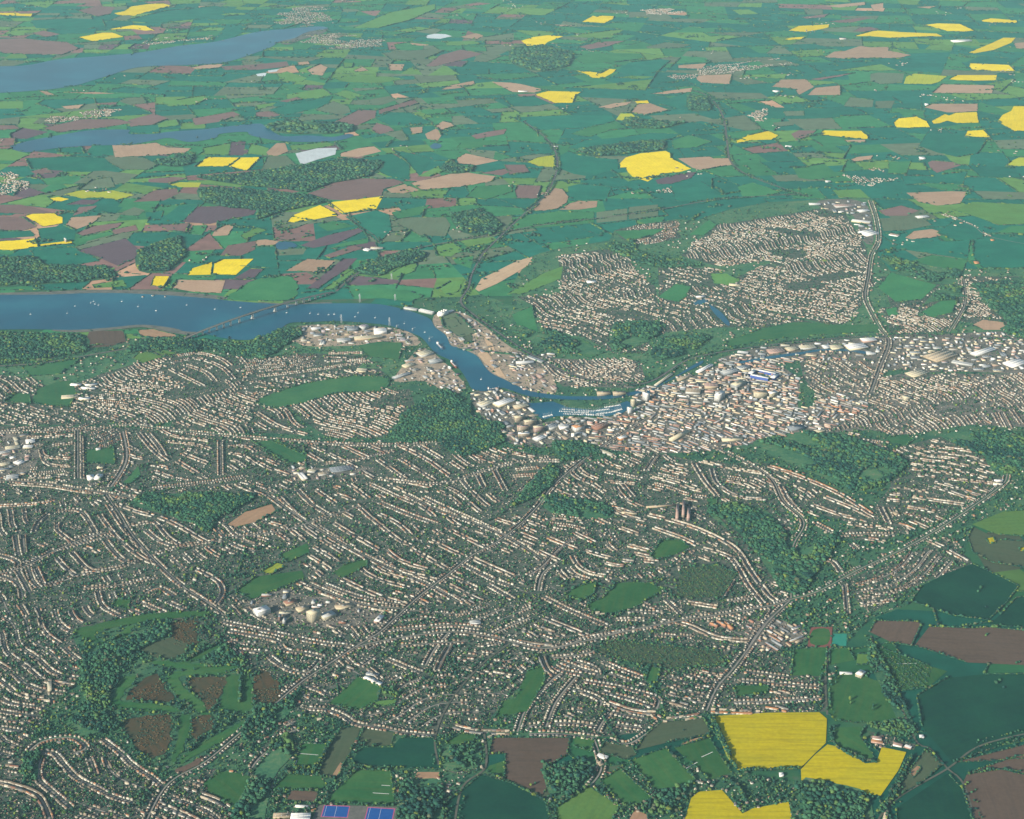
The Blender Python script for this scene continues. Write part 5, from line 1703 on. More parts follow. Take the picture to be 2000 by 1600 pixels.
# the packed middle of the town, the docks and the works
MIX = {'town': (['white', 'cream', 'pale', 'slate', 'tan', 'pink', 'brick', 'grey', 'orange'], [.04, .10, .13, .20, .16, .08, .16, .12, .01]),
       'dock': (['white', 'cream', 'pale', 'slate', 'tan', 'pink', 'grey', 'brick'], [.10, .18, .18, .18, .14, .07, .1, .05]),
       'yard': (['pale', 'white', 'slate', 'tan', 'pink', 'grey', 'mauve'], [.16, .06, .26, .14, .10, .20, .08]),
       'shed': (['white', 'cream', 'pale', 'slate', 'pink', 'tan'], [.09, .15, .26, .24, .12, .14]),
       'hosp': (['white', 'cream', 'pale', 'brick', 'slate'], [.14, .2, .22, .2, .24])}
BL = []
for i, (a, b, hm, t, p) in enumerate(dense):
    gp = G(p[:, 0], p[:, 1]); c = gp.mean(0)
    e = np.roll(gp, -1, 0) - gp; k = np.argmax(np.linalg.norm(e, axis=1)); th = math.atan2(e[k][1], e[k][0])
    if t == 'town': th = -0.55
    area = 0.5 * abs(np.sum(gp[:, 0] * np.roll(gp[:, 1], -1) - gp[:, 1] * np.roll(gp[:, 0], -1)))
    tries = int(area / (a * b) * (5.0 if t in ('town', 'dock') else (0.6 if t == 'hosp' else (0.8 if t == 'yard' else 1.7))))
    lo, hi = gp.min(0), gp.max(0)
    names, pr = MIX[t]
    for q in range(tries):
        x, y = R.uniform(lo, hi)
        if mask_at([x], [y])[0] != DENSEV: continue
        L = a + (b - a) * R.random() ** 2.0; W = max(8.0, L * R.uniform(0.25, 0.6)); W = min(W, 42)
        if t == 'town' and R.random() < .8: L, W = R.uniform(26, 78) if q < tries * .6 else R.uniform(12, 30), R.uniform(8, 11)
        an = th + R.normal(0, 0.05) + (math.pi / 2 if R.random() < (.18 if t == 'town' else .35) else 0) + (0.45 if t == 'town' else 0.12) * math.sin(x / 260) * math.cos(y / 330)
        ca, sa = math.cos(an), math.sin(an)
        bad = False
        for u in np.linspace(-L / 2, L / 2, max(2, int(L / 7) + 1)):
            for v in np.linspace(-W / 2, W / 2, max(2, int(W / 7) + 1)):
                cc = ok_cell(x + u * ca - v * sa, y + u * sa + v * ca)
                if cc in OCC or cc in RC: bad = True; break
            if bad: break
        if bad: continue
        hgt = R.uniform(4.5, 7) + (R.random() ** 5 * (hm - 5) if L < 34 else 0)
        occupy(x, y, an, L - 2, W - 2)
        BL.append((x, y, an, L, W, hgt, names[R.choice(len(names), p=pr)], names[R.choice(len(names), p=pr)], t))
bsz = np.array([b[3] * (b[4] + b[5]) / (b[0] ** 2 + b[1] ** 2) for b in BL])
bo = np.argsort(-bsz)
NB = [BL[i] for i in bo[:215]]; RB = [BL[i] for i in bo[215:]]
KIND = {'town': 'town_building', 'dock': 'dock_building', 'yard': 'yard_building', 'shed': 'industrial_shed', 'hosp': 'hospital_building'}
labs = label_by_landmark(np.array([b[:2] for b in NB]), ["%s roofed" % b[6] for b in NB], "building")
for b, lab in zip(NB, labs):
    building(b[0], b[1], b[2], b[3], b[4], b[5], b[6], b[7], KIND[b[8]], lab, {'town': 'buildings packed in the town centre', 'dock': 'buildings round the wet dock', 'yard': 'buildings in the riverside yards', 'shed': 'sheds in the works areas', 'hosp': 'buildings of the hospital'}[b[8]], "building")
Hb = np.array([(b[0], b[1], b[2], b[3], b[4], b[5], b[4] * (.22 if b[3] < 26 else .08), 0, 0) for b in RB])
V, F, col = house_arrays(Hb)
n = len(RB)
wc = np.array([BC[b[7]] for b in RB]); rc = np.array([BC[b[6]] for b in RB]) * R.uniform(.8, 1.1, (n, 1))
col = np.concatenate([np.repeat(wc, 4, 0), np.repeat(rc, 2, 0), np.repeat(wc, 2, 0)])
V[:, 2] += GZ
tag(build("town_buildings", V, F, M_bld, fcol=col), "smaller roofs packed between the larger buildings of the town", "buildings", None, "stuff")
print("buildings", len(BL))

# ------------------------------------------------------------------ bridge over the river
def yb(x): return 623 - 0.318 * (x - 494)
BA, BB = G(346, yb(346)), G(652, yb(652))
bl = float(np.linalg.norm(BB - BA)); bd = (BB - BA) / bl; bang = math.atan2(bd[1], bd[0])
br = obj("road_bridge", None); br.location = (BA[0], BA[1], 0); br.rotation_euler = (0, 0, bang)
tag(br, "long grey concrete road bridge on tall piers across the river", "bridge")
def bz(t): return 9 + 34 * math.sin(math.pi * min(max(t, 0), 1)) ** 0.8
ms0, ms1 = [((G(x, yb(x)) - BA) @ bd) for x in (494, 538)]
us = np.linspace(0, bl, 73)
V, F = [], []
for i, u in enumerate(us):
    z = bz(u / bl); dpt = 3.5 + 4.5 * math.exp(-(min(abs(u - ms0), abs(u - ms1)) / 60) ** 2)
    V += [(u, -12.5, z), (u, 12.5, z), (u, 12.5, z - 1), (u, 7, z - dpt), (u, -7, z - dpt), (u, -12.5, z - 1)]
    if i:
        a, b = 6 * (i - 1), 6 * i
        F += [(a + k, a + (k + 1) % 6, b + (k + 1) % 6, b + k) for k in range(6)]
build("deck", V, [F], M_deck, parent=br)
V2, F2 = [], []
for i, u in enumerate(us):
    z = bz(u / bl) + 0.06
    V2 += [(u, -11, z), (u, -1.2, z), (u, 1.2, z), (u, 11, z)]
    if i: a, b = 4 * (i - 1), 4 * i; F2 += [(a, a + 1, b + 1, b), (a + 2, a + 3, b + 3, b + 2)]
build("roadway", V2, [F2], M_asphalt, parent=br)
for s in (-12.2, 12.2):
    build("parapet", [(u, s + o_, bz(u / bl) + zz) for u in us for o_, zz in ((-.2, 0), (.2, 0), (.2, 1.5), (-.2, 1.5))],
          [[(4 * i + k, 4 * i + (k + 1) % 4, 4 * i + 4 + (k + 1) % 4, 4 * i + 4 + k) for i in range(len(us) - 1) for k in range(4)]], M_deck, parent=br)
pu = [ms0, ms1]
for x in (468, 451, 437.5, 424, 409, 396, 384, 373, 362): pu.append((G(x, yb(x)) - BA) @ bd)
for x in (562, 579, 593, 605, 616, 626, 635, 643): pu.append((G(x, yb(x)) - BA) @ bd)
for u in pu:
    z = bz(u / bl); big = u in (ms0, ms1)
    w = 7 if big else 4.5
    boxes("pier", [((u, s, -2), (w, 8 if big else 6.5, z - 2)) for s in (-5.2, 5.2)] + ([((u, 0, 0), (16, 28, 5))] if big else []), M_pier, br)

# ------------------------------------------------------------------ stadium
sp = G([1476, 1506], [733, 739]); sc_ = sp.mean(0); sv = sp[1] - sp[0]
st = obj("football_stadium", None); st.location = (sc_[0], sc_[1], 1.2); st.rotation_euler = (0, 0, math.atan2(sv[1], sv[0]))
tag(st, "football stadium with white roofed stands round a green pitch", "stadium")
build("pitch", [(-56, -37, 0.4), (56, -37, 0.4), (56, 37, 0.4), (-56, 37, 0.4)], [[(0, 1, 2, 3)]], CROP['G'], parent=st)
for k, (cx, cy, L, a, h) in enumerate(((0, -54, 116, 0, 20), (0, 54, 116, math.pi, 15), (-72, 0, 78, -math.pi / 2, 17), (72, 0, 78, math.pi / 2, 17))):
    s = build("stand", [(-L / 2, 14, 1), (L / 2, 14, 1), (L / 2, -12, h * .7), (-L / 2, -12, h * .7), (-L / 2, -14, 0), (L / 2, -14, 0), (L / 2, -14, h), (-L / 2, -14, h), (-L / 2, 14, 0), (L / 2, 14, 0)],
              [[(0, 1, 2, 3), (5, 4, 7, 6), (8, 9, 1, 0)]], plain_mat("stand seats", (0.06, 0.10, 0.32), (0.04, 0.07, 0.24), .3), parent=st)
    s.location = (cx, cy, 0); s.rotation_euler = (0, 0, a)
    boxes("stand_roof", [((0, 0, h), (L, 26, 1.4))], bm_['white'], s)

# ------------------------------------------------------------------ pylons, cranes, ships, boats
def beams(name, L, mat, parent):
    V, F = [], []
    for a, b, w in L:
        a, b = Vector(a), Vector(b); d = (b - a).normalized(); s = d.cross(Vector((0, 0, 1)) if abs(d.z) < .9 else Vector((1, 0, 0))).normalized() * w / 2; t = d.cross(s).normalized() * w / 2
        n0 = len(V)
        V += [a + s + t, a - s + t, a - s - t, a + s - t, b + s + t, b - s + t, b - s - t, b + s - t]
        F += [[n0 + i for i in q] for q in BQ]
    return build(name, [tuple(v) for v in V], [F], mat, parent=parent)
for px, py, h, lab in ((667, 632, 62, "steel pylon on the river edge left of the long warehouse"), (761, 637, 60, "steel pylon beside the river right of the long warehouse"),
                       (703, 591, 62, "steel pylon on the far bank near the bridge"), (772, 587, 46, "steel pylon on the far bank among the sheds"), (765, 546, 44, "steel pylon on the far meadow above the sheds")):
    x, y = G(px, py); t = obj("pylon", None); t.location = (x, y, GZ); t.rotation_euler = (0, 0, 0.5); tag(t, lab, "pylon", "pylons crossing the river")
    for sx in (-1, 1):
        for sy in (-1, 1): beams("leg", [((sx * 5.5, sy * 5.5, 0), (sx * 0.9, sy * 0.9, h), 0.9)], M_steel, t)
    beams("bracing", [((sx * 5.5 * (1 - k / 8) + sx * .9 * k / 8, -sy * (5.5 - 4.6 * k / 8), h * k / 8), (-sx * (5.5 - 4.6 * (k + 1) / 8), -sy * (5.5 - 4.6 * (k + 1) / 8), h * (k + 1) / 8), .4) for k in range(8) for sx in (-1, 1) for sy in (-1, 1)], M_steel, t)
    for k, w in ((.66, 9), (.8, 11), (.93, 7)): beams("cross_arm", [((-w, 0, h * k), (w, 0, h * k), .9), ((-w, 0, h * k), (0, 0, h * k + 3), .5), ((w, 0, h * k), (0, 0, h * k + 3), .5)], M_steel, t)
for px, py, h, lab in ((839, 668, 42, "blue grey quay crane beside the moored ship"), (806, 648, 34, "quay crane at the corner of the spit"), (775, 642, 30, "quay crane on the spit right of the white warehouse")):
    x, y = G(px, py); t = obj("quay_crane", None); t.location = (x, y, GZ); t.rotation_euler = (0, 0, -0.7); tag(t, lab, "crane", "cranes on the quay")
    for sx in (-1, 1):
        for sy in (-1, 1): beams("leg", [((sx * 6, sy * 6, 0), (sx * 2.2, sy * 2.2, h * .5), 1.3)], bm_['slate'], t)
    boxes("cab", [((0, 0, h * .5), (7, 6, 5))], bm_['pale'], t)
    beams("jib", [((1, 0, h * .5 + 4), (h * .75, 0, h), 1.4), ((-3, 0, h * .5 + 5), (-1, 0, h * .95), 1.0), ((-1, 0, h * .95), (h * .75, 0, h), .5)], bm_['slate'], t)

M_hull = {'blue': plain_mat("ship hull blue", (0.05, 0.09, 0.16), None, .2), 'red': plain_mat("ship hull red", (0.22, 0.07, 0.06), None, .2)}
def hull_mesh(name, L, W, D, mat, parent):
    us = [(-.5, .8), (-.46, 1), (.25, 1), (.4, .7), (.5, .06)]
    V, F = [], []
    for u, w in us:
        V += [(u * L, -w * W / 2, D), (u * L, w * W / 2, D), (u * L * .97, w * W * .4, -1), (u * L * .97, -w * W * .4, -1)]
    for i in range(len(us) - 1):
        a, b = 4 * i, 4 * i + 4
        F += [(a + k, a + (k + 1) % 4, b + (k + 1) % 4, b + k) for k in range(4)]
    F += [(0, 3, 2, 1), tuple(4 * (len(us) - 1) + k for k in range(4))]
    return build(name, V, [F], mat, parent=parent)
for e, W, D, hc, lab in (("851,671 868,688", 17, 9, 'blue', "grey cargo ship moored along the quay by the crane"), ("880,708 893,722", 13, 7, 'red', "smaller red hulled ship moored at the town quay"),
                         ("952,763 975,760", 11, 5, 'blue', "small coaster moored at the tip of the dock island")):
    P = pts(e, False); q = G(P[:, 0], P[:, 1]); d = q[1] - q[0]; L = min(float(np.linalg.norm(d)), 105.0); c = q.mean(0)
    t = obj("cargo_ship", None); t.location = (c[0], c[1], 3.2); t.rotation_euler = (0, 0, math.atan2(d[1], d[0])); tag(t, lab, "ship", "ships along the quays")
    hull_mesh("hull", L, W, D, M_hull[hc], t)
    boxes("hatch_cover", [((L * k, 0, D), (L * .17, W * .7, 2)) for k in (-.2, 0, .2)], bm_['pale'], t)
    br_ = boxes("bridge_house", [((-.4 * L, 0, D), (L * .12, W * .85, 9)), ((-.41 * L, 0, D + 9), (L * .07, W * 1.0, 3))], bm_['white'], t)
    boxes("funnel", [((-.45 * L, 0, D + 8), (4, 4, 7))], bm_['brick'], t)
    boxes("mast", [((.42 * L, 0, D), (.9, .9, 12))], bm_['white'], t)

def boat_proto():
    t = obj("moored_boat", None)
    hull_mesh("hull", 15, 4.6, 2.0, M_white, t); boxes("cabin", [((-1, 0, 2), (5.5, 3, 1.5))], bm_['pale'], t); boxes("mast", [((1.5, 0, 2), (.35, .35, 17)), ((-1.5, 0, 3.8), (6, .6, .8))], M_white, t)
    return t
bp = boat_proto(); first = [True]
def boat(x, y, a, lab, grp, s=1.0):
    if first[0]: t = bp; first[0] = False
    else:
        t = bp.copy(); C.objects.link(t)
        for ch in bp.children: k = ch.copy(); C.objects.link(k); k.parent = t
    t.location = (x, y, 3.1); t.rotation_euler = (0, 0, a); t.scale = (s, s, s); tag(t, lab, "boat", grp)
RIV = "606,613 622,615 642,616 653,615 694,620 733,622 178,593 186,595 193,597 183,590 238,590 365,597 60,615 132,613 147,599 270,600 305,608 470,602 700,612 560,612 940,742 790,633 830,650 420,605"
P = pts(RIV, False); q = G(P[:, 0], P[:, 1])
P2 = pts("606,613 500,615 340,605 150,600 60,615 800,640", False); 
labs = label_by_landmark(q, ["white"] * len(q), "sailing boat at its mooring in the river")
for (x, y), lab in zip(q, labs): boat(x, y, 0.4 + R.normal(0, .25), lab, "boats moored in the river", 0.85)
ma = []
for l in ("1092,804 1120,806 1150,807", "1128,803 1160,804 1190,800", "1165,810 1195,806 1215,800", "1060,816 1080,811", "1098,800 1125,802", "1100,809 1140,811", "1145,811 1180,812", "1180,797 1212,792", "1135,809 1160,811"):
    p = pts(l, False); qq, dd = resample(G(p[:, 0], p[:, 1]), 9.5)
    for (x, y), d in zip(qq, dd): ma.append((x, y, math.atan2(d[1], d[0]) + math.pi / 2))
dm = label_by_landmark(np.array(ma)[:, :2], ["white"] * len(ma), "yacht in the marina rows")
for (x, y, a), lab in zip(ma, dm): boat(x, y, a + R.normal(0, .08), lab, "yachts in the wet dock marina", R.uniform(.8, 1.15))

# ------------------------------------------------------------------ trees, hedges, woods
def ico():
    t = (1 + 5 ** .5) / 2
    v = np.array([(-1, t, 0), (1, t, 0), (-1, -t, 0), (1, -t, 0), (0, -1, t), (0, 1, t), (0, -1, -t), (0, 1, -t), (t, 0, -1), (t, 0, 1), (-t, 0, -1), (-t, 0, 1)], float)
    v /= np.linalg.norm(v[0])
    f = np.array([(0, 11, 5), (0, 5, 1), (0, 1, 7), (0, 7, 10), (0, 10, 11), (1, 5, 9), (5, 11, 4), (11, 10, 2), (10, 7, 6), (7, 1, 8), (3, 9, 4), (3, 4, 2), (3, 2, 6), (3, 6, 8), (3, 8, 9), (4, 9, 5), (2, 4, 11), (6, 2, 10), (8, 6, 7), (9, 8, 1)])
    return v, f
IV, IF = ico()
def ico2():
    v = list(map(tuple, IV)); f = []; mid = {}
    def m(a, b):
        k = (min(a, b), max(a, b))
        if k not in mid:
            p = (np.array(v[a]) + v[b]) / 2; p /= np.linalg.norm(p); mid[k] = len(v); v.append(tuple(p))
        return mid[k]
    for a, b, c in IF:
        x, y, z = m(a, b), m(b, c), m(c, a); f += [(a, x, z), (b, y, x), (c, z, y), (x, y, z)]
    return np.array(v), np.array(f)
JV, JF = ico2()
def lump_templates(V0, F0, n, lumps, jit):
    out = []
    for k in range(n):
        V, F = [], []
        for l in range(lumps):
            v = V0 * (1 + R.normal(0, jit, (len(V0), 1)))
            if lumps > 1:
                s = R.uniform(.55, .8); v = v * s + np.array([R.uniform(-.5, .5), R.uniform(-.5, .5), R.uniform(-.25, .4)])
            F.append(F0 + sum(len(q) for q in V)); V.append(v)
        out.append((np.concatenate(V), np.concatenate(F)))
    return out
TINT = np.array([(0.018, 0.066, 0.045), (0.028, 0.088, 0.048), (0.062, 0.122, 0.042), (0.115, 0.160, 0.036), (0.011, 0.044, 0.038), (0.066, 0.082, 0.050), (0.036, 0.102, 0.055), (0.095, 0.062, 0.030)])
TP = np.array([.25, .22, .14, .06, .17, .07, .09])
def canopy(name, T, templates, mat, group=None, label=None, kind="stuff"):
    """T: x, y, z0, rx, rz(height of crown), tint index"""
    T = np.asarray(T, float)
    Vs, Fs, cs, base = [], [], [], 0
    pick = R.integers(0, len(templates), len(T))
    for k, (tv, tf) in enumerate(templates):
        S = T[pick == k]
        if not len(S): continue
        n = len(S); a = R.uniform(0, 6.3, n)[:, None]; ca, sa = np.cos(a), np.sin(a)
        V = np.empty((n, len(tv), 3))
        V[:, :, 0] = S[:, 0:1] + (tv[:, 0] * ca - tv[:, 1] * sa) * S[:, 3:4]
        V[:, :, 1] = S[:, 1:2] + (tv[:, 0] * sa + tv[:, 1] * ca) * S[:, 3:4]
        V[:, :, 2] = S[:, 2:3] + S[:, 4:5] * (0.5 + 0.5 * tv[:, 2])
        F = (tf[None] + (base + len(tv) * np.arange(n))[:, None, None]).reshape(-1, 3)
        col = np.repeat(TINT[S[:, 5].astype(int)] * R.uniform(.75, 1.3, (n, 1)), len(tf), 0)
        Vs.append(V.reshape(-1, 3)); Fs.append(F); cs.append(col); base += n * len(tv)
    o = build(name, np.concatenate(Vs), [np.concatenate(Fs)], mat, fcol=np.concatenate(cs))
    return tag(o, label, None, group, kind)
TINT = TINT * 0.98
T1 = lump_templates(IV, IF, 8, 1, .2)
T2 = lump_templates(IV, IF, 8, 2, .18)

TR = []     # single trees and hedge trees: x, y, z0, radius, height, tint
def tree(x, y, r, h, z0=1.5):
    TR.append((x, y, z0, r, h, R.choice(7, p=TP)))

WOODN = 0
def gtc(x, y): return np.sin(x / 60 + np.cos(y / 85)) * np.cos(y / 50)
for f, p in woods:
    gp = G(p[:, 0], p[:, 1]); lo, hi = gp.min(0), gp.max(0); d = np.hypot(*gp.mean(0))
    s = 8.6 * (1 + (f - 1) * .6) * max(1.0, d / 8000)
    gx, gy = np.meshgrid(np.arange(lo[0], hi[0], s), np.arange(lo[1], hi[1], s))
    x, y = gx.ravel() + R.normal(0, s * .3, gx.size), gy.ravel() + R.normal(0, s * .3, gx.size)
    # ragged outline and clearings
    wob = 14 * np.sin(x / 31.0) * np.cos(y / 43.0)
    k = inside(gp, x + wob, y + wob)
    if f > 1.05:
        cl = np.sin(x / 70.0 + 1.3 * np.sin(y / 110.0)) * np.cos(y / 90.0 + x / 160.0)
        k &= cl < (0.75 if f < 1.3 else 0.35)
    k &= R.random(len(x)) < .93
    x, y = x[k], y[k]; n = len(x)
    if not n: continue
    mk = mask_at(x, y); kk = (mk != WATERV); x, y = x[kk], y[kk]; n = len(x)
    r = s * (.45 + .95 * R.random(n) ** 2.2); h = R.uniform(7, 11, n) + r * .7 + 2.5 * gtc(x, y)
    # kinds of tree stand in groups
    gt = np.sin(x / 90 + 2 * np.sin(y / 130)) + np.cos(y / 75 + x / 210)
    ti = np.where(R.random(n) < .45, R.choice(7, n, p=TP), np.array([4, 0, 6, 1, 0, 6, 2])[np.clip(((gt + 2) / 4 * 7).astype(int), 0, 6)])
    canopy("woodland", np.c_[x, y, np.full(n, 2.2), r, h, ti], T1 if d > 6300 else T2, M_wood, label="wood of rounded crowns")
    WOODN += n

# bracken and gorse on the heath
hb = []
for k, p in fields:
    if k != 'H': continue
    gp = G(p[:, 0], p[:, 1]); lo, hi = gp.min(0), gp.max(0); n = int((hi[0] - lo[0]) * (hi[1] - lo[1]) / 130)
    q = R.uniform(lo, hi, (n, 2)); w = 14 * np.sin(q[:, 0] / 23) * np.cos(q[:, 1] / 19)
    q = q[inside(gp, q[:, 0] + w, q[:, 1] + w)]
    for x, y in q:
        c = math.sin(x / 40 + 2 * math.sin(y / 60))
        if c < -.5: continue
        hb.append((x, y, 2.2, R.uniform(2, 5), R.uniform(1.2, 3.5), 7 if R.random() < .6 else R.choice([0, 4, 5])))
canopy("heath_scrub", hb, T1, M_wood, label="low bracken and gorse on the golf course heath")

# hedges round the fields: rows of small crowns near, ragged strips far off
FHn, strips = [], []
for a, b, own in [(*h, True) for h in FH] + [(*h, False) for h in HEDGE]:
    L = np.linalg.norm(b - a); d = np.hypot(*((a + b) / 2))
    near_ = d < 9500
    if not near_:
        strips.append((a, b, own)); continue
    q, dd = resample(np.array([a, b]), 7.5)
    if len(q) < 2: continue
    m = mask_at(q[:, 0], q[:, 1])
    thick = R.random() < .3
    for i in range(len(q)):
        if m[i] == WATERV or R.random() < .12 or (not own and m[i] in (FIELDV, HULLV, GREENV)): continue
        if R.random() < (.34 if thick else .14): tree(q[i][0], q[i][1], R.uniform(4.5, 8), R.uniform(9, 15), 2.0)
        else: tree(q[i][0], q[i][1], R.uniform(3.2, 5.6), R.uniform(3, 8), 2.0)
SV, SF, scol, sbs = [], [], [], 0
for a, b, own in strips:
    L = np.linalg.norm(b - a); k = max(2, int(L / 32)); P = a + (b - a) * np.linspace(0, 1, k + 1)[:, None]
    P += R.normal(0, 2.5, P.shape); m = mask_at(P[:, 0], P[:, 1])
    d = (b - a) / L; nn = np.array([-d[1], d[0]]); belt = R.random() < .22
    for i in range(k):
        if R.random() < (.15 if belt else .35) or m[i] == WATERV or (not own and m[i] in (FIELDV, HULLV, GREENV)): continue
        w = R.uniform(10, 20) if belt else R.uniform(5, 10); h = R.uniform(6, 13) if belt else R.uniform(2.5, 6); h2 = h * R.uniform(.6, 1.2)
        p, q = P[i], P[i + 1]
        for e, s, z in ((p, -1, 0), (p, 1, 0), (p, -.55, h), (p, .55, h), (q, -1, 0), (q, 1, 0), (q, -.55, h2), (q, .55, h2)):
            SV.append((e[0] + nn[0] * s * w / 2, e[1] + nn[1] * s * w / 2, z + 0.3))
        SF += [(sbs, sbs + 4, sbs + 6, sbs + 2), (sbs + 5, sbs + 1, sbs + 3, sbs + 7), (sbs + 2, sbs + 6, sbs + 7, sbs + 3), (sbs + 1, sbs, sbs + 2, sbs + 3), (sbs + 4, sbs + 5, sbs + 7, sbs + 6)]
        scol += [TINT[R.choice(7, p=TP)] * R.uniform(.7, 1.1)] * 5; sbs += 8
tag(build("hedgerow", SV, [SF], M_wood, fcol=np.array(scol)), "ragged hedgerows between the distant fields", None, None, "stuff")
# clumps and copses in the far country
far_t = []
for k in range(1900):
    y = R.uniform(8800, 27000); x = R.uniform(-0.33, 0.33) * y
    if mask_at([x], [y])[0] not in (0,): continue
    n = int(R.integers(2, 9) if R.random() < .7 else R.integers(10, 34)); sx, sy = R.uniform(10, 120), R.uniform(6, 30); th = R.uniform(-.6, .6) + (1.57 if R.random() < .3 else 0)
    for q in range(n):
        u, v = R.normal(0, sx), R.normal(0, sy)
        far_t.append((x + u * math.cos(th) - v * math.sin(th), y + u * math.sin(th) + v * math.cos(th), .3, R.uniform(7, 15), R.uniform(7, 15), R.choice(7, p=TP)))
# trees along the banks and the trunk roads
for P, w, t in roads:
    if t in 'at' or (t == 'l'):
        q, dd = resample(P, 13.0)
        n = np.stack([-dd[:, 1], dd[:, 0]], 1)
        for s in (-1, 1):
            den = np.sin(np.arange(len(q)) / 9.0 + R.uniform(0, 6)) > (-.5 if t != 'l' else .2)
            for i in range(len(q)):
                if den[i] and R.random() < .8:
                    x, y = q[i] + n[i] * s * (w / 2 + R.uniform(6, 22))
                    if mask_at([x], [y])[0] == WATERV: continue
                    (far_t.append((x, y, 1.5, R.uniform(5, 10), R.uniform(6, 13), R.choice(7, p=TP))) if y > 8500 else tree(x, y, R.uniform(3.5, 7), R.uniform(6, 13), 2.5))
canopy("copse", far_t, T1, M_wood, label="scattered copses and roadside trees in the far country")

# trees in gardens, verges and parkland
NT = 138000
px = R.uniform(-60, 2060, NT); py = 640 + (1650 - 640) * R.random(NT) ** 0.85
py = np.where(R.random(NT) < .22, R.uniform(400, 700, NT), py)
q = G(px, py); m = mask_at(q[:, 0], q[:, 1])
clump = np.sin(q[:, 0] / 140 + 1.7 * np.sin(q[:, 1] / 210)) * np.cos(q[:, 1] / 170)
for i in range(NT):
    x, y = q[i]
    mi = m[i]
    if mi in (FIELDV, WATERV, WOODV, 0, -1): continue
    if ok_cell(x, y) in OCC or ok_cell(x, y) in RC: continue
    if mi == DENSEV and R.random() < .8: continue
    if mi >= ZONEV and clump[i] < -.1 and R.random() < .45: continue
    if mi in (HULLV, GREENV) and clump[i] < -.3 and R.random() < .6: continue
    if mi == HULLV and py[i] < 760 and R.random() < .45: continue
    big = R.random() < (.30 if mi in (HULLV, GREENV) else .16)
    tree(x, y, R.uniform(4.5, 7.5) if big else R.uniform(2.2, 4.8) * max(1, y / 9000), R.uniform(9, 15) if big else R.uniform(4, 8), GZ)
for l in ("1160,1270 1200,1252 1400,1272 1415,1298 1300,1308 1240,1298", "1320,1165 1330,1110 1400,1105 1440,1120 1410,1165 1350,1170", "1700,1265 1770,1286 1820,1305 1810,1340 1760,1345 1720,1295"):
    p = pts(l); gp = G(p[:, 0], p[:, 1]); lo, hi = gp.min(0), gp.max(0)
    q = R.uniform(lo, hi, (2600, 2)); q = q[inside(gp, q[:, 0], q[:, 1])]
    for x, y in q:                      # allotments: rows of bushes, hedges and a few trees
        if abs(math.sin((x * .94 + y * .34) / 9.0)) < .62 and R.random() < .8: continue
        tree(x, y, R.uniform(1.5, 4.0), R.uniform(1.5, 6), 2.0)
# standing trees in fields, seen one by one
for k in range(700):                    # trees scattered over the golf course
    x, y = G(R.uniform(140, 500), R.uniform(1200, 1500))
    if mask_at([x], [y])[0] in (GREENV,) and math.sin(x / 45) * math.cos(y / 60) > -.1: tree(x, y, R.uniform(4, 7.5), R.uniform(7, 13), GZ)
for s, r, h in (("1915,1150", 9, 17), ("1910,1158", 7, 13), ("1925,1188", 7, 12), ("1945,1337", 10, 17), ("1952,1331", 8, 14), ("1960,1345", 7, 12), ("1925,1243", 5, 9), ("1928,1240", 6, 9),
                ("1985,1297", 7, 11), ("1990,1295", 6, 10), ("1660,1370", 5, 24), ("1661,1376", 4, 18), ("1704,1390", 5, 26), ("1705,1382", 4, 18), ("1632,1330", 5, 22), ("1632,1336", 4, 16),
                ("1885,1535", 7, 11), ("1890,1531", 6, 10), ("1897,1550", 7, 11), ("1904,1545", 6, 10), ("1335,1428", 5, 8), ("715,1450", 7, 12), ("708,1455", 6, 11), ("1036,1537", 7, 12), ("1044,1532", 6, 10)):
    p = pts(s, False)[0]; x, y = G(*p); tree(x, y, r, h, 2.0)
for s in ("1410,1522 1440,1538 1455,1568", "1422,1525 1448,1545 1457,1570", "1560,1503 1500,1507 1445,1507", "1386,1402 1405,1440 1422,1480 1440,1505", "1391,1402 1410,1442 1426,1478",
          "1622,1420 1625,1450", "1630,1458 1660,1478 1690,1490", "1655,1470 1690,1488 1712,1492", "612,1508 645,1455 648,1448", "556,1502 560,1512 612,1513",
          "1775,1480 1755,1520 1735,1560 1715,1590", "1780,1478 1760,1525 1740,1565 1722,1590", "470,1322 470,1345 468,1375", "360,1293 400,1270 420,1262", "430,1303 400,1303 450,1301 480,1302",
          "205,1262 230,1245 243,1240", "440,1420 455,1400 462,1392", "365,1470 380,1460 395,1440"):
    p = pts(s, False); qq, _ = resample(G(p[:, 0], p[:, 1]), 8.0)
    for x, y in qq: tree(x + R.normal(0, 2), y + R.normal(0, 2), R.uniform(5, 8.5), R.uniform(10, 17), 2.0)

TR = np.array(TR)
tpx, tpy = PX(TR[:, 0], TR[:, 1])
vis = (tpx > 6) & (tpx < 1994) & (tpy > 20) & (tpy < 1590)
ssz = np.where(vis, (TR[:, 3] + TR[:, 4] * .5) / np.hypot(TR[:, 0], TR[:, 1]), 0)
od = np.argsort(-ssz); nt_i, rt_i = od[:300], od[300:]
rt = TR[rt_i]; isn = np.hypot(rt[:, 0], rt[:, 1]) < 5850
canopy("garden_trees", rt[~isn], T1, M_tree, label="small trees among the houses further off")
canopy("garden_trees", rt[isn], T2, M_tree, label="small trees and hedges among the nearer houses and fields")
TN = ["dark green", "mid green", "fresh green", "yellow green", "very dark", "brownish", "soft green"]
tw = TR[nt_i]
tl = label_by_landmark(tw[:, :2], ["%s %s" % (TN[int(t[5])], "tall" if t[4] > 1.9 * t[3] else "rounded") for t in tw], "tree")
crowns = {}
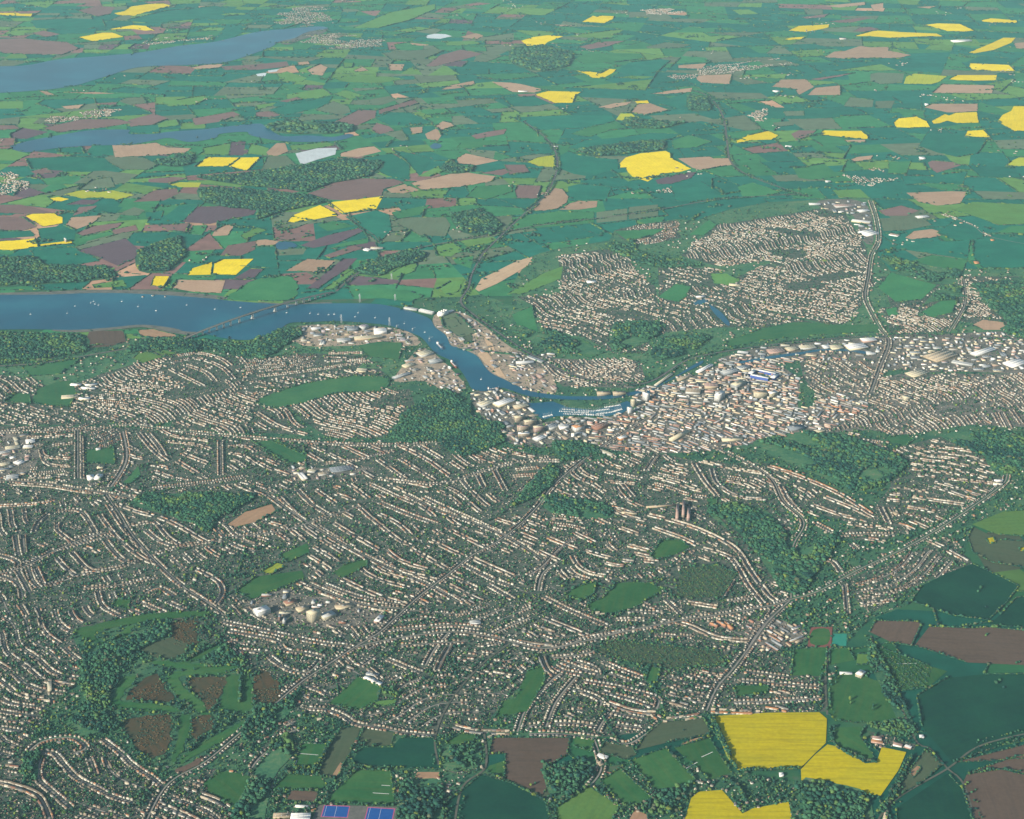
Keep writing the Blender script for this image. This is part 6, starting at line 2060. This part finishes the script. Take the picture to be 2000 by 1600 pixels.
TN4 = lump_templates(JV, JF, 4, 4, .10)
for t, lab in zip(tw, tl):
    ti = int(t[5]); vi = int(R.integers(0, 4)); key = (ti, vi)
    if key not in crowns:
        tv, tf = TN4[vi]
        lm = MATS.get("crown %d" % ti) or plain_mat("crown %d" % ti, tuple(TINT[ti] * 1.15), tuple(TINT[ti] * .6), .35)
        ob = build("crown", np.c_[tv[:, :2], .58 + .42 * tv[:, 2]], [tf], lm); crowns[key] = ob.data; ob.data.use_fake_user = True; bpy.data.objects.remove(ob)
    o = obj("tree", None); o.location = (t[0], t[1], t[2]); o.rotation_euler = (0, 0, R.uniform(0, 6.3)); o.scale = (t[3], t[3], t[4])
    tag(o, lab, "tree", "single trees near the camera")
    obj("crown", crowns[key], o)
    if "trunk" not in crowns:
        k = np.arange(6) / 6 * 2 * math.pi
        ob = build("trunk", np.r_[np.c_[.09 * np.cos(k), .09 * np.sin(k), np.zeros(6) - .02], np.c_[.05 * np.cos(k), .05 * np.sin(k), np.full(6, .6)]],
                   [[(i, (i + 1) % 6, 6 + (i + 1) % 6, 6 + i) for i in range(6)]], M_bark); crowns["trunk"] = ob.data; ob.data.use_fake_user = True; bpy.data.objects.remove(ob)
    obj("trunk", crowns["trunk"], o)
print("wood", WOODN, "trees", len(TR), "far", len(far_t), "strips", sbs // 8)

# ------------------------------------------------------------------ the air
hm = bpy.data.materials.new("haze"); hm.use_nodes = True
hn = hm.node_tree; hn.nodes.remove(hn.nodes["Principled BSDF"])
pv = hn.nodes.new("ShaderNodeVolumePrincipled")
pv.inputs["Color"].default_value = (*HAZE_COLOR, 1); pv.inputs["Density"].default_value = HAZE_DENSITY; pv.inputs["Anisotropy"].default_value = 0.0
hn.links.new(pv.outputs[0], hn.nodes["Material Output"].inputs["Volume"])
hz = boxes("haze", [((0, 0, -1.0), (190000, 190000, CAM_H + 5))], hm); hz["kind"] = "stuff"
tris = sum(len(o.data.polygons) for o in SC.objects if o.type == 'MESH')
print("objects", len(SC.objects), "faces", tris)
